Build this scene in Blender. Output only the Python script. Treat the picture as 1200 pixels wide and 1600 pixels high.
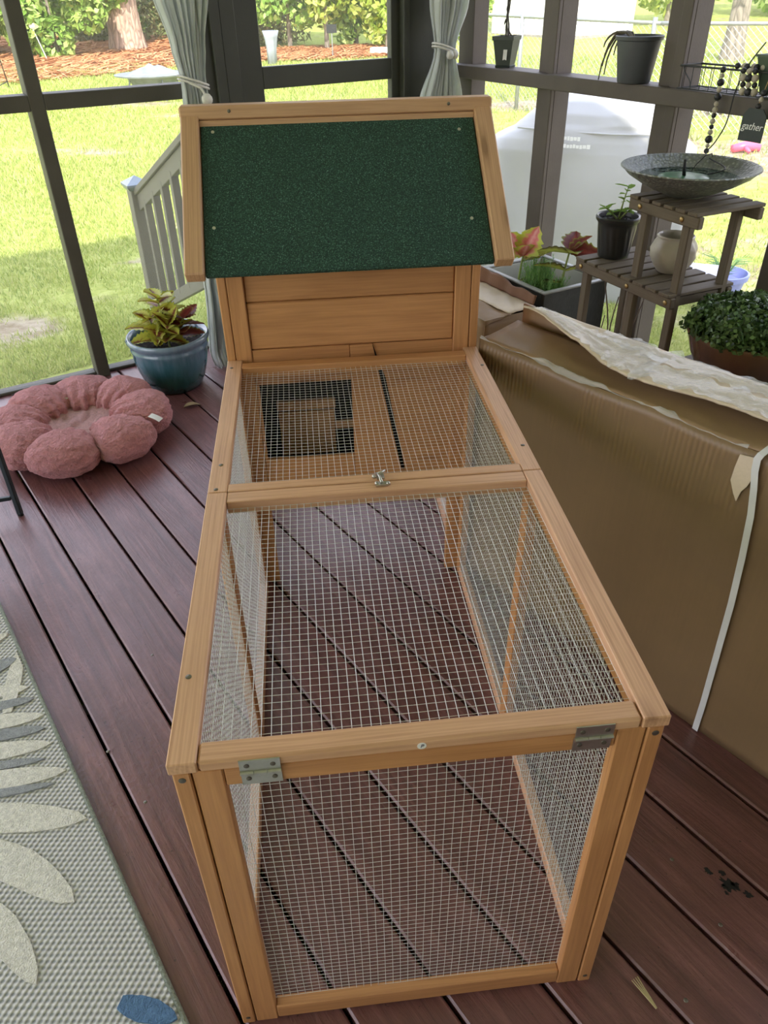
import bpy, bmesh, math, random
import numpy as np
from mathutils import Matrix, Vector, noise

for _o in list(bpy.data.objects): bpy.data.objects.remove(_o, do_unlink=True)
scene = bpy.context.scene
COL = scene.collection
random.seed(7)
RNG = np.random.default_rng(7)
PI = math.pi

# ------------------------------------------------------------------ camera
cam_data = bpy.data.cameras.new('camera')
cam = bpy.data.objects.new('camera', cam_data)
COL.objects.link(cam)
cam.location = (-0.1008, -0.5911, 1.4877)
cam.rotation_mode = 'XYZ'
cam.rotation_euler = (0.9595, 0.0175, -0.1065)
cam_data.sensor_fit = 'VERTICAL'
cam_data.sensor_height = 36.0
cam_data.lens = 1178.0 / 1600.0 * 36.0
cam_data.clip_start = 0.02
cam_data.clip_end = 300
scene.camera = cam

# ------------------------------------------------------------------ wall frames (directions in plan)
TL = math.radians(25.3)                      # the door wall runs this way
UL = Vector((math.cos(TL), math.sin(TL), 0)); NL = Vector((-math.sin(TL), math.cos(TL), 0))   # NL points outdoors
TR = math.radians(-66.0)
UR = Vector((math.cos(TR), math.sin(TR), 0)); NR = Vector((-math.sin(TR), math.cos(TR), 0))   # NR points outdoors
P0 = Vector((-1.19, 2.745, 0)); KC = Vector((0.69, 3.63, 0))
def LW(s, off=0.0, z=0.0): return P0 + UL * s + NL * off + Vector((0, 0, z))
def RW(s, off=0.0, z=0.0): return KC + UR * s + NR * off + Vector((0, 0, z))

# ------------------------------------------------------------------ sky, sun, exposure
world = bpy.data.worlds.new('sky'); scene.world = world; world.use_nodes = True
wn = world.node_tree; wn.nodes.clear()
w_out = wn.nodes.new('ShaderNodeOutputWorld'); w_bg = wn.nodes.new('ShaderNodeBackground')
w_tc = wn.nodes.new('ShaderNodeTexCoord'); w_sep = wn.nodes.new('ShaderNodeSeparateXYZ'); w_rmp = wn.nodes.new('ShaderNodeValToRGB')
wn.links.new(w_tc.outputs['Generated'], w_sep.inputs[0]); wn.links.new(w_sep.outputs['Z'], w_rmp.inputs[0])
w_rmp.color_ramp.elements[0].position = 0.0; w_rmp.color_ramp.elements[0].color = (0.98, 0.93, 1.0, 1)
w_rmp.color_ramp.elements[1].position = 0.8; w_rmp.color_ramp.elements[1].color = (0.66, 0.74, 1.0, 1)
wn.links.new(w_rmp.outputs[0], w_bg.inputs['Color']); w_bg.inputs['Strength'].default_value = 1.9
wn.links.new(w_bg.outputs[0], w_out.inputs['Surface'])

sun_dir_h = (NL * math.cos(math.radians(28)) + UL * math.sin(math.radians(28))).normalized()
SUN_EL = math.radians(39)
sun_vec = (sun_dir_h * math.cos(SUN_EL) + Vector((0, 0, -math.sin(SUN_EL)))).normalized()   # direction light travels
sd = bpy.data.lights.new('sun', 'SUN'); sd.energy = 4.0; sd.angle = math.radians(1.2); sd.color = (1.0, 0.95, 0.86)
so = bpy.data.objects.new('sun', sd); COL.objects.link(so)
so.rotation_euler = sun_vec.to_track_quat('-Z', 'Y').to_euler()
so.location = (0, -6, 9)

scene.view_settings.view_transform = 'Standard'
scene.view_settings.look = 'None'
scene.view_settings.gamma = 1.0
scene.view_settings.use_curve_mapping = False
scene.view_settings.exposure = 1.1
scene.cycles.max_bounces = 8; scene.cycles.diffuse_bounces = 4; scene.cycles.glossy_bounces = 3; scene.cycles.transmission_bounces = 4; scene.cycles.transparent_max_bounces = 12

# ------------------------------------------------------------------ object helpers
WM = {}
def link(name, mesh, mat=None, parent=None, M=None):
    o = bpy.data.objects.new(name, mesh)
    COL.objects.link(o)
    M = M if M is not None else Matrix.Identity(4)
    if parent is not None:
        o.parent = parent
        o.matrix_basis = WM[parent.name].inverted() @ M
    else:
        o.matrix_basis = M
    WM[o.name] = M.copy()
    if mat is not None and mesh is not None:
        if len(mesh.materials) == 0: mesh.materials.append(mat)
        elif mesh.materials[0] is not mat:
            o.material_slots[0].link = 'OBJECT'; o.material_slots[0].material = mat
    return o
def tag(o, label=None, cat=None, group=None, kind=None):
    if label: o['label'] = label
    if cat: o['category'] = cat
    if group: o['group'] = group
    if kind: o['kind'] = kind
    return o
def empty(name, loc=(0, 0, 0), rz=0.0):
    return link(name, None, None, None, Matrix.Translation(Vector(loc)) @ Matrix.Rotation(rz, 4, 'Z'))
def thing(name, loc, label, cat, group=None, rz=0.0):
    return tag(empty(name, loc, rz), label, cat, group)
def struct(o): o['kind'] = 'structure'; return o

class MB:
    def __init__(s): s.v = []; s.f = []
    def add(s, v, f):
        b = len(s.v); s.v += [tuple(p) for p in v]; s.f += [tuple(i + b for i in q) for q in f]; return s
    def box(s, c, d):
        x, y, z = c; a, b, h = d[0] / 2, d[1] / 2, d[2] / 2
        v = [(x + i * a, y + j * b, z + k * h) for k in (-1, 1) for j in (-1, 1) for i in (-1, 1)]
        return s.add(v, [(0, 2, 3, 1), (4, 5, 7, 6), (0, 1, 5, 4), (2, 6, 7, 3), (0, 4, 6, 2), (1, 3, 7, 5)])
    def tube(s, pts, r, n=8, closed=False, cap=True):
        pts = [Vector(p) for p in pts]; N = len(pts)
        rr = r if isinstance(r, (list, tuple)) else [r] * N
        v = []; up = None
        for i, p in enumerate(pts):
            if closed: d = pts[(i + 1) % N] - pts[i - 1]
            else: d = pts[min(i + 1, N - 1)] - pts[max(i - 1, 0)]
            if d.length < 1e-9: d = Vector((0, 0, 1))
            d.normalize()
            if up is None:
                up = Vector((0, 0, 1)) if abs(d.z) < 0.9 else Vector((1, 0, 0))
            a = up - d * up.dot(d)
            if a.length < 1e-6: a = d.orthogonal()
            a.normalize(); b = d.cross(a); up = a
            for k in range(n):
                t = 2 * PI * k / n
                v.append(p + (a * math.cos(t) + b * math.sin(t)) * rr[i])
        f = []
        M = N if closed else N - 1
        for i in range(M):
            j = (i + 1) % N
            for k in range(n):
                l = (k + 1) % n
                f.append((i * n + k, i * n + l, j * n + l, j * n + k))
        if cap and not closed:
            f.append(tuple(range(n - 1, -1, -1))); f.append(tuple((N - 1) * n + k for k in range(n)))
        return s.add(v, f)
    def lathe(s, prof, n=40, wob=None):
        v = []; f = []
        for (r, z) in prof:
            for k in range(n):
                t = 2 * PI * k / n
                q = r * (1 + (wob(t, z) if wob else 0))
                v.append((q * math.cos(t), q * math.sin(t), z))
        for i in range(len(prof) - 1):
            for k in range(n):
                l = (k + 1) % n
                f.append((i * n + k, i * n + l, (i + 1) * n + l, (i + 1) * n + k))
        if prof[0][0] > 1e-6: f.append(tuple(range(n - 1, -1, -1)))
        if prof[-1][0] > 1e-6: f.append(tuple((len(prof) - 1) * n + k for k in range(n)))
        return s.add(v, f)
    def grid(s, fn, nu, nv, closed=False):
        v = []; f = []
        for j in range(nv + 1):
            for i in range(nu + (0 if closed else 1)): v.append(fn(i / nu, j / nv))
        w = nu if closed else nu + 1
        for j in range(nv):
            for i in range(nu):
                k = (i + 1) % w if closed else i + 1
                f.append((j * w + i, j * w + k, (j + 1) * w + k, (j + 1) * w + i))
        return s.add(v, f)
    def prism(s, poly, z0, z1):
        n = len(poly); v = [(x, y, z0) for x, y in poly] + [(x, y, z1) for x, y in poly]
        f = [tuple(range(n - 1, -1, -1)), tuple(range(n, 2 * n))] + [(i, (i + 1) % n, n + (i + 1) % n, n + i) for i in range(n)]
        return s.add(v, f)
    def mesh(s, name='mesh', smooth=False, fix=True):
        me = bpy.data.meshes.new(name); me.from_pydata(s.v, [], s.f)
        if fix:
            bm = bmesh.new(); bm.from_mesh(me); bmesh.ops.recalc_face_normals(bm, faces=bm.faces); bm.to_mesh(me); bm.free()
        if smooth: me.polygons.foreach_set('use_smooth', [True] * len(me.polygons))
        me.update(); return me

def auto_smooth(me, deg=40):
    me.polygons.foreach_set('use_smooth', [True] * len(me.polygons))
    bm = bmesh.new(); bm.from_mesh(me); lim = math.radians(deg)
    for e in bm.edges:
        if len(e.link_faces) == 2 and e.calc_face_angle(0) > lim: e.smooth = False
    bm.to_mesh(me); bm.free(); return me
def solid(me, t, off=-1):
    bm = bmesh.new(); bm.from_mesh(me)
    bmesh.ops.recalc_face_normals(bm, faces=bm.faces)
    bmesh.ops.solidify(bm, geom=bm.faces[:], thickness=t)
    bm.to_mesh(me); bm.free(); return me

_cache = {}
def box_mesh(l, w, h, bev=0.0015):
    key = (round(l, 4), round(w, 4), round(h, 4), bev)
    if key in _cache: return _cache[key]
    bm = bmesh.new(); bmesh.ops.create_cube(bm, size=1.0)
    for v in bm.verts: v.co = Vector((v.co.x * l, v.co.y * w, v.co.z * h))
    if bev > 0: bmesh.ops.bevel(bm, geom=bm.edges[:], offset=bev, segments=1, affect='EDGES', profile=0.5)
    me = bpy.data.meshes.new('board'); bm.to_mesh(me); bm.free(); _cache[key] = me; return me
def frame_m(p, x, z):
    """matrix at p with local X along x and local Z near z"""
    x = Vector(x).normalized(); z = Vector(z); z = (z - x * z.dot(x))
    z.normalize(); y = z.cross(x)
    return Matrix(((x.x, y.x, z.x, p[0]), (x.y, y.y, z.y, p[1]), (x.z, y.z, z.z, p[2]), (0, 0, 0, 1)))
def board(name, parent, p0, p1, w, t, up, mat, bev=0.0015):
    """a board from p0 to p1 (its axis), width w across, thickness t along up"""
    p0 = Vector(p0); p1 = Vector(p1); d = p1 - p0
    M = frame_m((p0 + p1) / 2, d, up)
    key = ('b', mat.name, round(d.length, 4), round(w, 4), round(t, 4), bev)
    if key not in _cache:
        me = box_mesh(d.length, w, t, bev).copy(); _cache[key] = me
    return link(name, _cache[key], mat, parent, M)
def bx(name, parent, lo, hi, mat, bev=0.0015):
    """axis-aligned board between two corners, its grain along the longest side"""
    lo = Vector(lo); hi = Vector(hi); d = hi - lo; c = (lo + hi) / 2
    ax = max(range(3), key=lambda i: d[i])
    e = Vector((0, 0, 0)); e[ax] = d[ax] / 2
    if ax == 0: w, t, up = d.y, d.z, (0, 0, 1)
    elif ax == 1: w, t, up = d.x, d.z, (0, 0, 1)
    else: w, t, up = d.y, d.x, (1, 0, 0)
    return board(name, parent, c - e, c + e, w, t, up, mat, bev)
def add(name, mb, mat, parent=None, M=None, smooth=False, auto=None, thick=None):
    me = mb.mesh(name, smooth)
    if thick: solid(me, thick)
    if auto: auto_smooth(me, auto)
    return link(name, me, mat, parent, M)
def T(x, y, z): return Matrix.Translation((x, y, z))
def RZ(a): return Matrix.Rotation(a, 4, 'Z')

# ------------------------------------------------------------------ materials
def lin(c):
    return tuple((x / 12.92 if x <= 0.04045 else ((x + 0.055) / 1.055) ** 2.4) for x in (v / 255 for v in c))
def nodes(name):
    m = bpy.data.materials.new(name); m.use_nodes = True
    nt = m.node_tree; b = nt.nodes['Principled BSDF']
    return m, nt, b
def N(nt, t, **kw):
    n = nt.nodes.new('ShaderNode' + t)
    for k, v in kw.items(): setattr(n, k, v)
    return n
def mixc(nt, fac, a, b, blend='MIX'):
    n = nt.nodes.new('ShaderNodeMix'); n.data_type = 'RGBA'; n.blend_type = blend
    for k, v in ((0, fac), (6, a), (7, b)):
        if hasattr(v, 'is_linked'): nt.links.new(v, n.inputs[k])
        elif isinstance(v, (int, float)): n.inputs[k].default_value = v
        else: n.inputs[k].default_value = (*v, 1) if len(v) == 3 else v
    return n.outputs[2]
def ramp(nt, src, stops, interp='LINEAR'):
    n = nt.nodes.new('ShaderNodeValToRGB'); cr = n.color_ramp; cr.interpolation = interp
    while len(cr.elements) < len(stops): cr.elements.new(0.5)
    for e, (p, c) in zip(cr.elements, stops):
        e.position = p; e.color = (*c, 1) if not isinstance(c, (int, float)) else (c, c, c, 1)
    nt.links.new(src, n.inputs[0]); return n.outputs[0]
def coords(nt, scale=(1, 1, 1), rnd=0.0, kind='Object'):
    tc = N(nt, 'TexCoord'); mp = N(nt, 'Mapping'); mp.inputs['Scale'].default_value = scale
    nt.links.new(tc.outputs[kind], mp.inputs['Vector'])
    if rnd:
        oi = N(nt, 'ObjectInfo'); mul = N(nt, 'Math', operation='MULTIPLY'); mul.inputs[1].default_value = rnd
        nt.links.new(oi.outputs['Random'], mul.inputs[0])
        cb = N(nt, 'CombineXYZ')
        for i in range(3): nt.links.new(mul.outputs[0], cb.inputs[i])
        nt.links.new(cb.outputs[0], mp.inputs['Location'])
    return mp.outputs[0]
def noise_n(nt, vec, scale, detail=4, rough=0.55, dist=0.0):
    n = N(nt, 'TexNoise'); n.inputs['Scale'].default_value = scale; n.inputs['Detail'].default_value = detail
    n.inputs['Roughness'].default_value = rough; n.inputs['Distortion'].default_value = dist
    nt.links.new(vec, n.inputs['Vector']); return n.outputs['Fac']
def bump(nt, b, h, strength, dist=0.01):
    n = N(nt, 'Bump'); n.inputs['Strength'].default_value = strength; n.inputs['Distance'].default_value = dist
    nt.links.new(h, n.inputs['Height']); nt.links.new(n.outputs[0], b.inputs['Normal']); return n
def plain(name, rgb, rough=0.6, metal=0.0, var=0.12, scale=8.0, bmp=0.0, bscale=60.0, rnd=0.0, spec=0.5, srgb=True, bdist=0.004):
    m, nt, b = nodes(name); c = lin(rgb) if srgb else rgb
    v = coords(nt, rnd=rnd); f = noise_n(nt, v, scale)
    lo = tuple(x * (1 - var) for x in c); hi = tuple(min(1, x * (1 + var)) for x in c)
    nt.links.new(ramp(nt, f, [(0.3, lo), (0.7, hi)]), b.inputs['Base Color'])
    b.inputs['Roughness'].default_value = rough; b.inputs['Metallic'].default_value = metal
    b.inputs['Specular IOR Level'].default_value = spec
    if bmp: bump(nt, b, noise_n(nt, v, bscale, 5), bmp, bdist)
    return m
def wood(name, light, dark, ring=30.0, rough=0.5, knots=0.7, streak=0.45, bmp=0.12, along=1.0):
    m, nt, b = nodes(name)
    v = coords(nt, (1.0 * along, 9.0, 9.0), rnd=37.0)
    wv = N(nt, 'TexWave', wave_type='BANDS', bands_direction='Y'); wv.inputs['Scale'].default_value = ring / 9
    wv.inputs['Distortion'].default_value = 7.0; wv.inputs['Detail'].default_value = 3; wv.inputs['Detail Scale'].default_value = 0.5
    nt.links.new(v, wv.inputs['Vector'])
    v2 = coords(nt, (3.0, 90.0, 90.0), rnd=11.0)
    fine = noise_n(nt, v2, 2.2, 4, 0.6)
    L = lin(light); D = lin(dark)
    base = ramp(nt, wv.outputs['Fac'], [(0.1, tuple(a * .45 + c * .55 for a, c in zip(D, L))), (0.55, L), (0.95, tuple(a * .25 + c * .75 for a, c in zip(D, L)))])
    c1 = mixc(nt, streak, base, ramp(nt, fine, [(0.3, tuple(a * .6 + c * .4 for a, c in zip(D, L))), (0.62, tuple(min(1, c * 1.08) for c in L))]))
    v3 = coords(nt, (4.0, 16.0, 16.0), rnd=23.0)
    vo = N(nt, 'TexVoronoi'); vo.inputs['Scale'].default_value = 0.8; nt.links.new(v3, vo.inputs['Vector'])
    kf = ramp(nt, vo.outputs['Distance'], [(0.06, knots), (0.12, knots * .35), (0.22, 0.0)])
    c2 = mixc(nt, kf, c1, tuple(x * .55 for x in D))
    big = noise_n(nt, coords(nt, (1.5, 1.5, 1.5), rnd=51.0), 2.0, 2)
    c3 = mixc(nt, ramp(nt, big, [(0.35, 0.0), (0.7, 0.28)]), c2, tuple(x * .8 for x in L))
    nt.links.new(c3, b.inputs['Base Color']); b.inputs['Roughness'].default_value = rough
    bump(nt, b, fine, bmp, 0.002); return m

M_PINE = wood('hutch_pine', (216, 172, 136), (150, 98, 62), rough=0.42)
M_PINE_O = wood('hutch_pine_orange', (200, 146, 96), (134, 80, 42), rough=0.45)
M_PINE_TOP = wood('roof_trim_pine', (200, 160, 124), (140, 96, 62), rough=0.5)
M_PINE_IN = wood('hutch_inner_ply', (196, 150, 104), (140, 92, 52), rough=0.6, knots=0.2)
M_ZINC = plain('galvanised_wire', (222, 224, 224), 0.35, 0.25, 0.06, 90)
M_STEEL = plain('bright_steel', (190, 190, 184), 0.28, 0.9, 0.1, 60)
M_SCREW = plain('screw_steel', (120, 116, 108), 0.4, 0.8, 0.1, 60)
M_BLACK = plain('black_plastic', (32, 33, 34), 0.5, 0, 0.15, 20)
M_POST = plain('dark_painted_post', (74, 72, 62), 0.55, 0, 0.12, 6, 0.15, 120)
M_DOOR = plain('dark_painted_door', (58, 60, 50), 0.5, 0, 0.1, 6, 0.1, 120)
M_POST_R = plain('brown_grey_painted_post', (88, 80, 72), 0.6, 0, 0.12, 6, 0.15, 120)
M_CURT = plain('pale_grey_curtain', (232, 236, 234), 0.85, 0, 0.05, 30, 0.2, 500)
_nt = M_CURT.node_tree; _tr = _nt.nodes.new('ShaderNodeBsdfTranslucent'); _tr.inputs['Color'].default_value = (*lin((232, 236, 230)), 1)
_mx = _nt.nodes.new('ShaderNodeMixShader'); _mx.inputs[0].default_value = 0.55
_nt.links.new(_nt.nodes['Principled BSDF'].outputs[0], _mx.inputs[1]); _nt.links.new(_tr.outputs[0], _mx.inputs[2]); _nt.links.new(_mx.outputs[0], _nt.nodes['Material Output'].inputs['Surface'])
M_SOIL = plain('dark_potting_soil', (44, 36, 30), 0.95, 0, 0.5, 60, 1.0, 70, bdist=0.01)
M_CORD = plain('white_cord', (206, 204, 196), 0.7, 0, 0.1, 100)

def deck_mat():
    m, nt, b = nodes('red_brown_deck_paint')
    v = coords(nt, (1.0, 14.0, 14.0), rnd=61.0); g = noise_n(nt, v, 3.0, 6, 0.65, 0.8)
    v2 = coords(nt, (2.0, 2.0, 2.0), rnd=13.0); w = noise_n(nt, v2, 4.0, 5, 0.6)
    c = ramp(nt, g, [(0.25, lin((80, 50, 49))), (0.5, lin((110, 70, 68))), (0.78, lin((142, 98, 96)))])
    c = mixc(nt, ramp(nt, w, [(0.35, 0.0), (0.75, 0.45)]), c, lin((86, 54, 52)))
    sp = noise_n(nt, coords(nt, (9, 9, 9), rnd=5.0), 9.0, 3, 0.7)
    c = mixc(nt, ramp(nt, sp, [(0.66, 0.0), (0.70, 0.8)]), c, lin((52, 32, 28)))
    nt.links.new(c, b.inputs['Base Color'])
    nt.links.new(ramp(nt, w, [(0.3, 0.26), (0.7, 0.42)]), b.inputs['Roughness'])
    b.inputs['Coat Weight'].default_value = 0.5; b.inputs['Coat Roughness'].default_value = 0.32
    mx = N(nt, 'Math', operation='ADD'); s = N(nt, 'Math', operation='MULTIPLY'); s.inputs[1].default_value = 0.35
    nt.links.new(noise_n(nt, v2, 40.0, 4), s.inputs[0]); nt.links.new(g, mx.inputs[0]); nt.links.new(s.outputs[0], mx.inputs[1])
    bump(nt, b, mx.outputs[0], 0.8, 0.004); return m
M_DECK = deck_mat()

def felt_mat():
    m, nt, b = nodes('green_mineral_felt')
    v = coords(nt); n1 = noise_n(nt, v, 330.0, 2, 0.7); n2 = noise_n(nt, v, 7.0, 3)
    c = ramp(nt, n1, [(0.36, lin((10, 34, 28))), (0.52, lin((27, 64, 52))), (0.64, lin((60, 100, 86))), (0.74, lin((130, 160, 146)))])
    c = mixc(nt, ramp(nt, n2, [(0.3, 0.0), (0.75, 0.35)]), c, lin((18, 50, 42)))
    nt.links.new(c, b.inputs['Base Color']); b.inputs['Roughness'].default_value = 0.75
    bump(nt, b, n1, 0.7, 0.002); return m
M_FELT = felt_mat()

def leaf_mat(name, cols, trans=0.25, rough=0.5):
    m, nt, b = nodes(name); g = N(nt, 'NewGeometry')
    st = [(i / max(1, len(cols) - 1), lin(c)) for i, c in enumerate(cols)]
    c = ramp(nt, g.outputs['Random Per Island'], st)
    nt.links.new(c, b.inputs['Base Color']); b.inputs['Roughness'].default_value = rough
    tr = N(nt, 'BsdfTranslucent'); nt.links.new(c, tr.inputs['Color'])
    mx = N(nt, 'MixShader'); mx.inputs[0].default_value = trans
    nt.links.new(b.outputs[0], mx.inputs[1]); nt.links.new(tr.outputs[0], mx.inputs[2])
    nt.links.new(mx.outputs[0], nt.nodes['Material Output'].inputs['Surface']); return m
def edged_leaf(name, stops, rough=0.45):
    """a leaf coloured from midrib to margin by the vertex attribute 'rim'"""
    m, nt, b = nodes(name); a = N(nt, 'Attribute', attribute_name='rim')
    n = noise_n(nt, coords(nt, rnd=9.0), 60.0, 3)
    ad = N(nt, 'MATH' if False else 'Math', operation='MULTIPLY_ADD'); ad.inputs[1].default_value = 0.45
    sb = N(nt, 'Math', operation='SUBTRACT'); sb.inputs[1].default_value = 0.5; nt.links.new(n, sb.inputs[0])
    nt.links.new(sb.outputs[0], ad.inputs[0]); nt.links.new(a.outputs['Fac'], ad.inputs[2])
    c = ramp(nt, ad.outputs[0], [(p, lin(q)) for p, q in stops])
    nt.links.new(c, b.inputs['Base Color']); b.inputs['Roughness'].default_value = rough
    tr = N(nt, 'BsdfTranslucent'); nt.links.new(c, tr.inputs['Color'])
    mx = N(nt, 'MixShader'); mx.inputs[0].default_value = 0.3
    nt.links.new(b.outputs[0], mx.inputs[1]); nt.links.new(tr.outputs[0], mx.inputs[2])
    nt.links.new(mx.outputs[0], nt.nodes['Material Output'].inputs['Surface']); return m
def screen_mat():
    m, nt, b = nodes('fine_insect_screen')
    b.inputs['Base Color'].default_value = (0.72, 0.74, 0.70, 1); b.inputs['Roughness'].default_value = 0.8
    tp = N(nt, 'BsdfTransparent'); mx = N(nt, 'MixShader'); mx.inputs[0].default_value = 0.13
    nt.links.new(tp.outputs[0], mx.inputs[1]); nt.links.new(b.outputs[0], mx.inputs[2])
    nt.links.new(mx.outputs[0], nt.nodes['Material Output'].inputs['Surface']); return m
M_SCREEN = screen_mat()

# ------------------------------------------------------------------ ground outdoors
def gz(x, y): return -0.40 + 0.045 * max(0.0, math.hypot(x + .1, y - 1.5) - 5.0)
def ground_mat():
    m, nt, b = nodes('lawn_ground')
    v = coords(nt); n1 = noise_n(nt, v, 0.55, 5, 0.6); n2 = noise_n(nt, v, 9.0, 5, 0.65); n3 = noise_n(nt, v, 55.0, 3, 0.7)
    gr = ramp(nt, n2, [(0.3, lin((134, 146, 66))), (0.5, lin((170, 178, 92))), (0.72, lin((196, 198, 124)))])
    gr = mixc(nt, ramp(nt, n3, [(0.35, 0.0), (0.75, 0.4)]), gr, lin((110, 128, 50)))
    di = ramp(nt, n2, [(0.3, lin((132, 112, 90))), (0.7, lin((188, 174, 154)))])
    tc = N(nt, 'TexCoord'); sp = N(nt, 'SeparateXYZ'); nt.links.new(tc.outputs['Object'], sp.inputs[0])
    # bare earth grows to the right of the porch, between the grill and the fence
    at = N(nt, 'Attribute', attribute_name='bare')
    mr = N(nt, 'MapRange'); mr.inputs[1].default_value = 1.5; mr.inputs[2].default_value = 4.5; mr.inputs[3].default_value = 0.0; mr.inputs[4].default_value = 0.24
    nt.links.new(sp.outputs['X'], mr.inputs[0])
    my = N(nt, 'MapRange'); my.inputs[1].default_value = 13.0; my.inputs[2].default_value = 9.5
    nt.links.new(sp.outputs['Y'], my.inputs[0])
    ml = N(nt, 'Math', operation='MULTIPLY'); nt.links.new(mr.outputs[0], ml.inputs[0]); nt.links.new(my.outputs[0], ml.inputs[1])
    ad0 = N(nt, 'Math', operation='ADD'); nt.links.new(n1, ad0.inputs[0]); nt.links.new(ml.outputs[0], ad0.inputs[1])
    ad = N(nt, 'Math', operation='ADD'); nt.links.new(ad0.outputs[0], ad.inputs[0]); nt.links.new(at.outputs['Fac'], ad.inputs[1])
    f = ramp(nt, ad.outputs[0], [(0.62, 0.0), (0.70, 0.9)])
    nt.links.new(mixc(nt, f, gr, di), b.inputs['Base Color']); b.inputs['Roughness'].default_value = 0.95
    b.inputs['Specular IOR Level'].default_value = 0.1
    bump(nt, b, n3, 0.6, 0.03); return m
mb = MB()
def _g(u, v):
    x = -45 + 100 * u; y = -12 + 75 * v
    return (x, y, gz(x, y) + 0.03 * noise.noise((x * .3, y * .3, 0)))
mb.grid(_g, 330, 250)
SPOTS = [(-3.35, 10.4, .55, .22), (-2.7, 10.15, .35, .15), (-2.4, 13.6, .8, .35), (-2.0, 12.6, .5, .2), (-1.75, 5.2, .35, .2), (-2.1, 4.6, .3, .25), (-2.6, 5.2, .35, .14), (-1.4, 6.0, .3, .2), (-3.5, 7.6, .3, .14), (2.6, 9.6, .9, .5), (3.2, 12.5, 1.2, .5)]
def bare_at(x, y):
    b = 0.0
    for (sx, sy, a, c) in SPOTS:
        q = ((x - sx) / a) ** 2 + ((y - sy) / c) ** 2
        b = max(b, math.exp(-q * .7))
    return b
_go = add('ground', mb, ground_mat(), smooth=True)
_at = _go.data.attributes.new('bare', 'FLOAT', 'POINT'); _at.data.foreach_set('value', [.26 * bare_at(p[0], p[1]) if -6 < p[0] < 6 and 3 < p[1] < 16 else 0.0 for p in mb.v])
struct(tag(_go, 'sunlit yellow-green lawn with bare patches around the porch'))

# pine straw beds
def straw_bed(name, poly, label):
    n = 5200; xs = [p[0] for p in poly]; ys = [p[1] for p in poly]
    def inside(x, y):
        r = False; j = len(poly) - 1
        for i in range(len(poly)):
            if (poly[i][1] > y) != (poly[j][1] > y) and x < (poly[j][0] - poly[i][0]) * (y - poly[i][1]) / (poly[j][1] - poly[i][1]) + poly[i][0]: r = not r
            j = i
        return r
    v = []; f = []
    while len(f) < n:
        x = random.uniform(min(xs), max(xs)); y = random.uniform(min(ys), max(ys))
        if not inside(x, y): continue
        a = random.uniform(0, PI); l = random.uniform(.1, .24); w = .018; z = gz(x, y) + random.uniform(.035, .07)
        dx, dy = math.cos(a) * l, math.sin(a) * l; px, py = -math.sin(a) * w, math.cos(a) * w; k = len(v)
        dz = random.uniform(-.02, .05)
        v += [(x - dx - px, y - dy - py, z - .02), (x + dx - px, y + dy - py, z + dz), (x + dx + px, y + dy + py, z + dz), (x - dx + px, y - dy + py, z)]
        f.append((k, k + 1, k + 2, k + 3))
    # the mat of straw beneath the loose needles
    m2 = MB(); m2.add(v, f)
    cx = sum(xs) / len(xs); cy = sum(ys) / len(ys)
    m2.grid(lambda u, q: (min(xs) + (max(xs) - min(xs)) * u, min(ys) + (max(ys) - min(ys)) * q, gz(min(xs) + (max(xs) - min(xs)) * u, min(ys) + (max(ys) - min(ys)) * q) + (.045 if inside(min(xs) + (max(xs) - min(xs)) * u, min(ys) + (max(ys) - min(ys)) * q) else -.12)), 60, 24)
    o = link(name, m2.mesh(name, fix=False), M_STRAW); tag(o, label, 'pine straw', kind='stuff')
M_STRAW = leaf_mat('orange_pine_straw', [(150, 92, 52), (196, 134, 84), (214, 160, 112), (170, 110, 66)], 0.1, 0.8)
straw_bed('pine_straw_bed', [(-9.5, 16.2), (-5.3, 16.0), (-2.6, 17.7), (-2.2, 19.5), (-2.4, 24), (-9.5, 24)], 'orange pine straw bed spread around the big pine trunk')
straw_bed('pine_straw_bed', [(-1.2, 18.5), (0.6, 18.4), (2.6, 18.6), (3.2, 20.2), (1.5, 20.6), (-1.2, 20.4)], 'orange pine straw strip under the thin saplings past the door')

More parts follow.
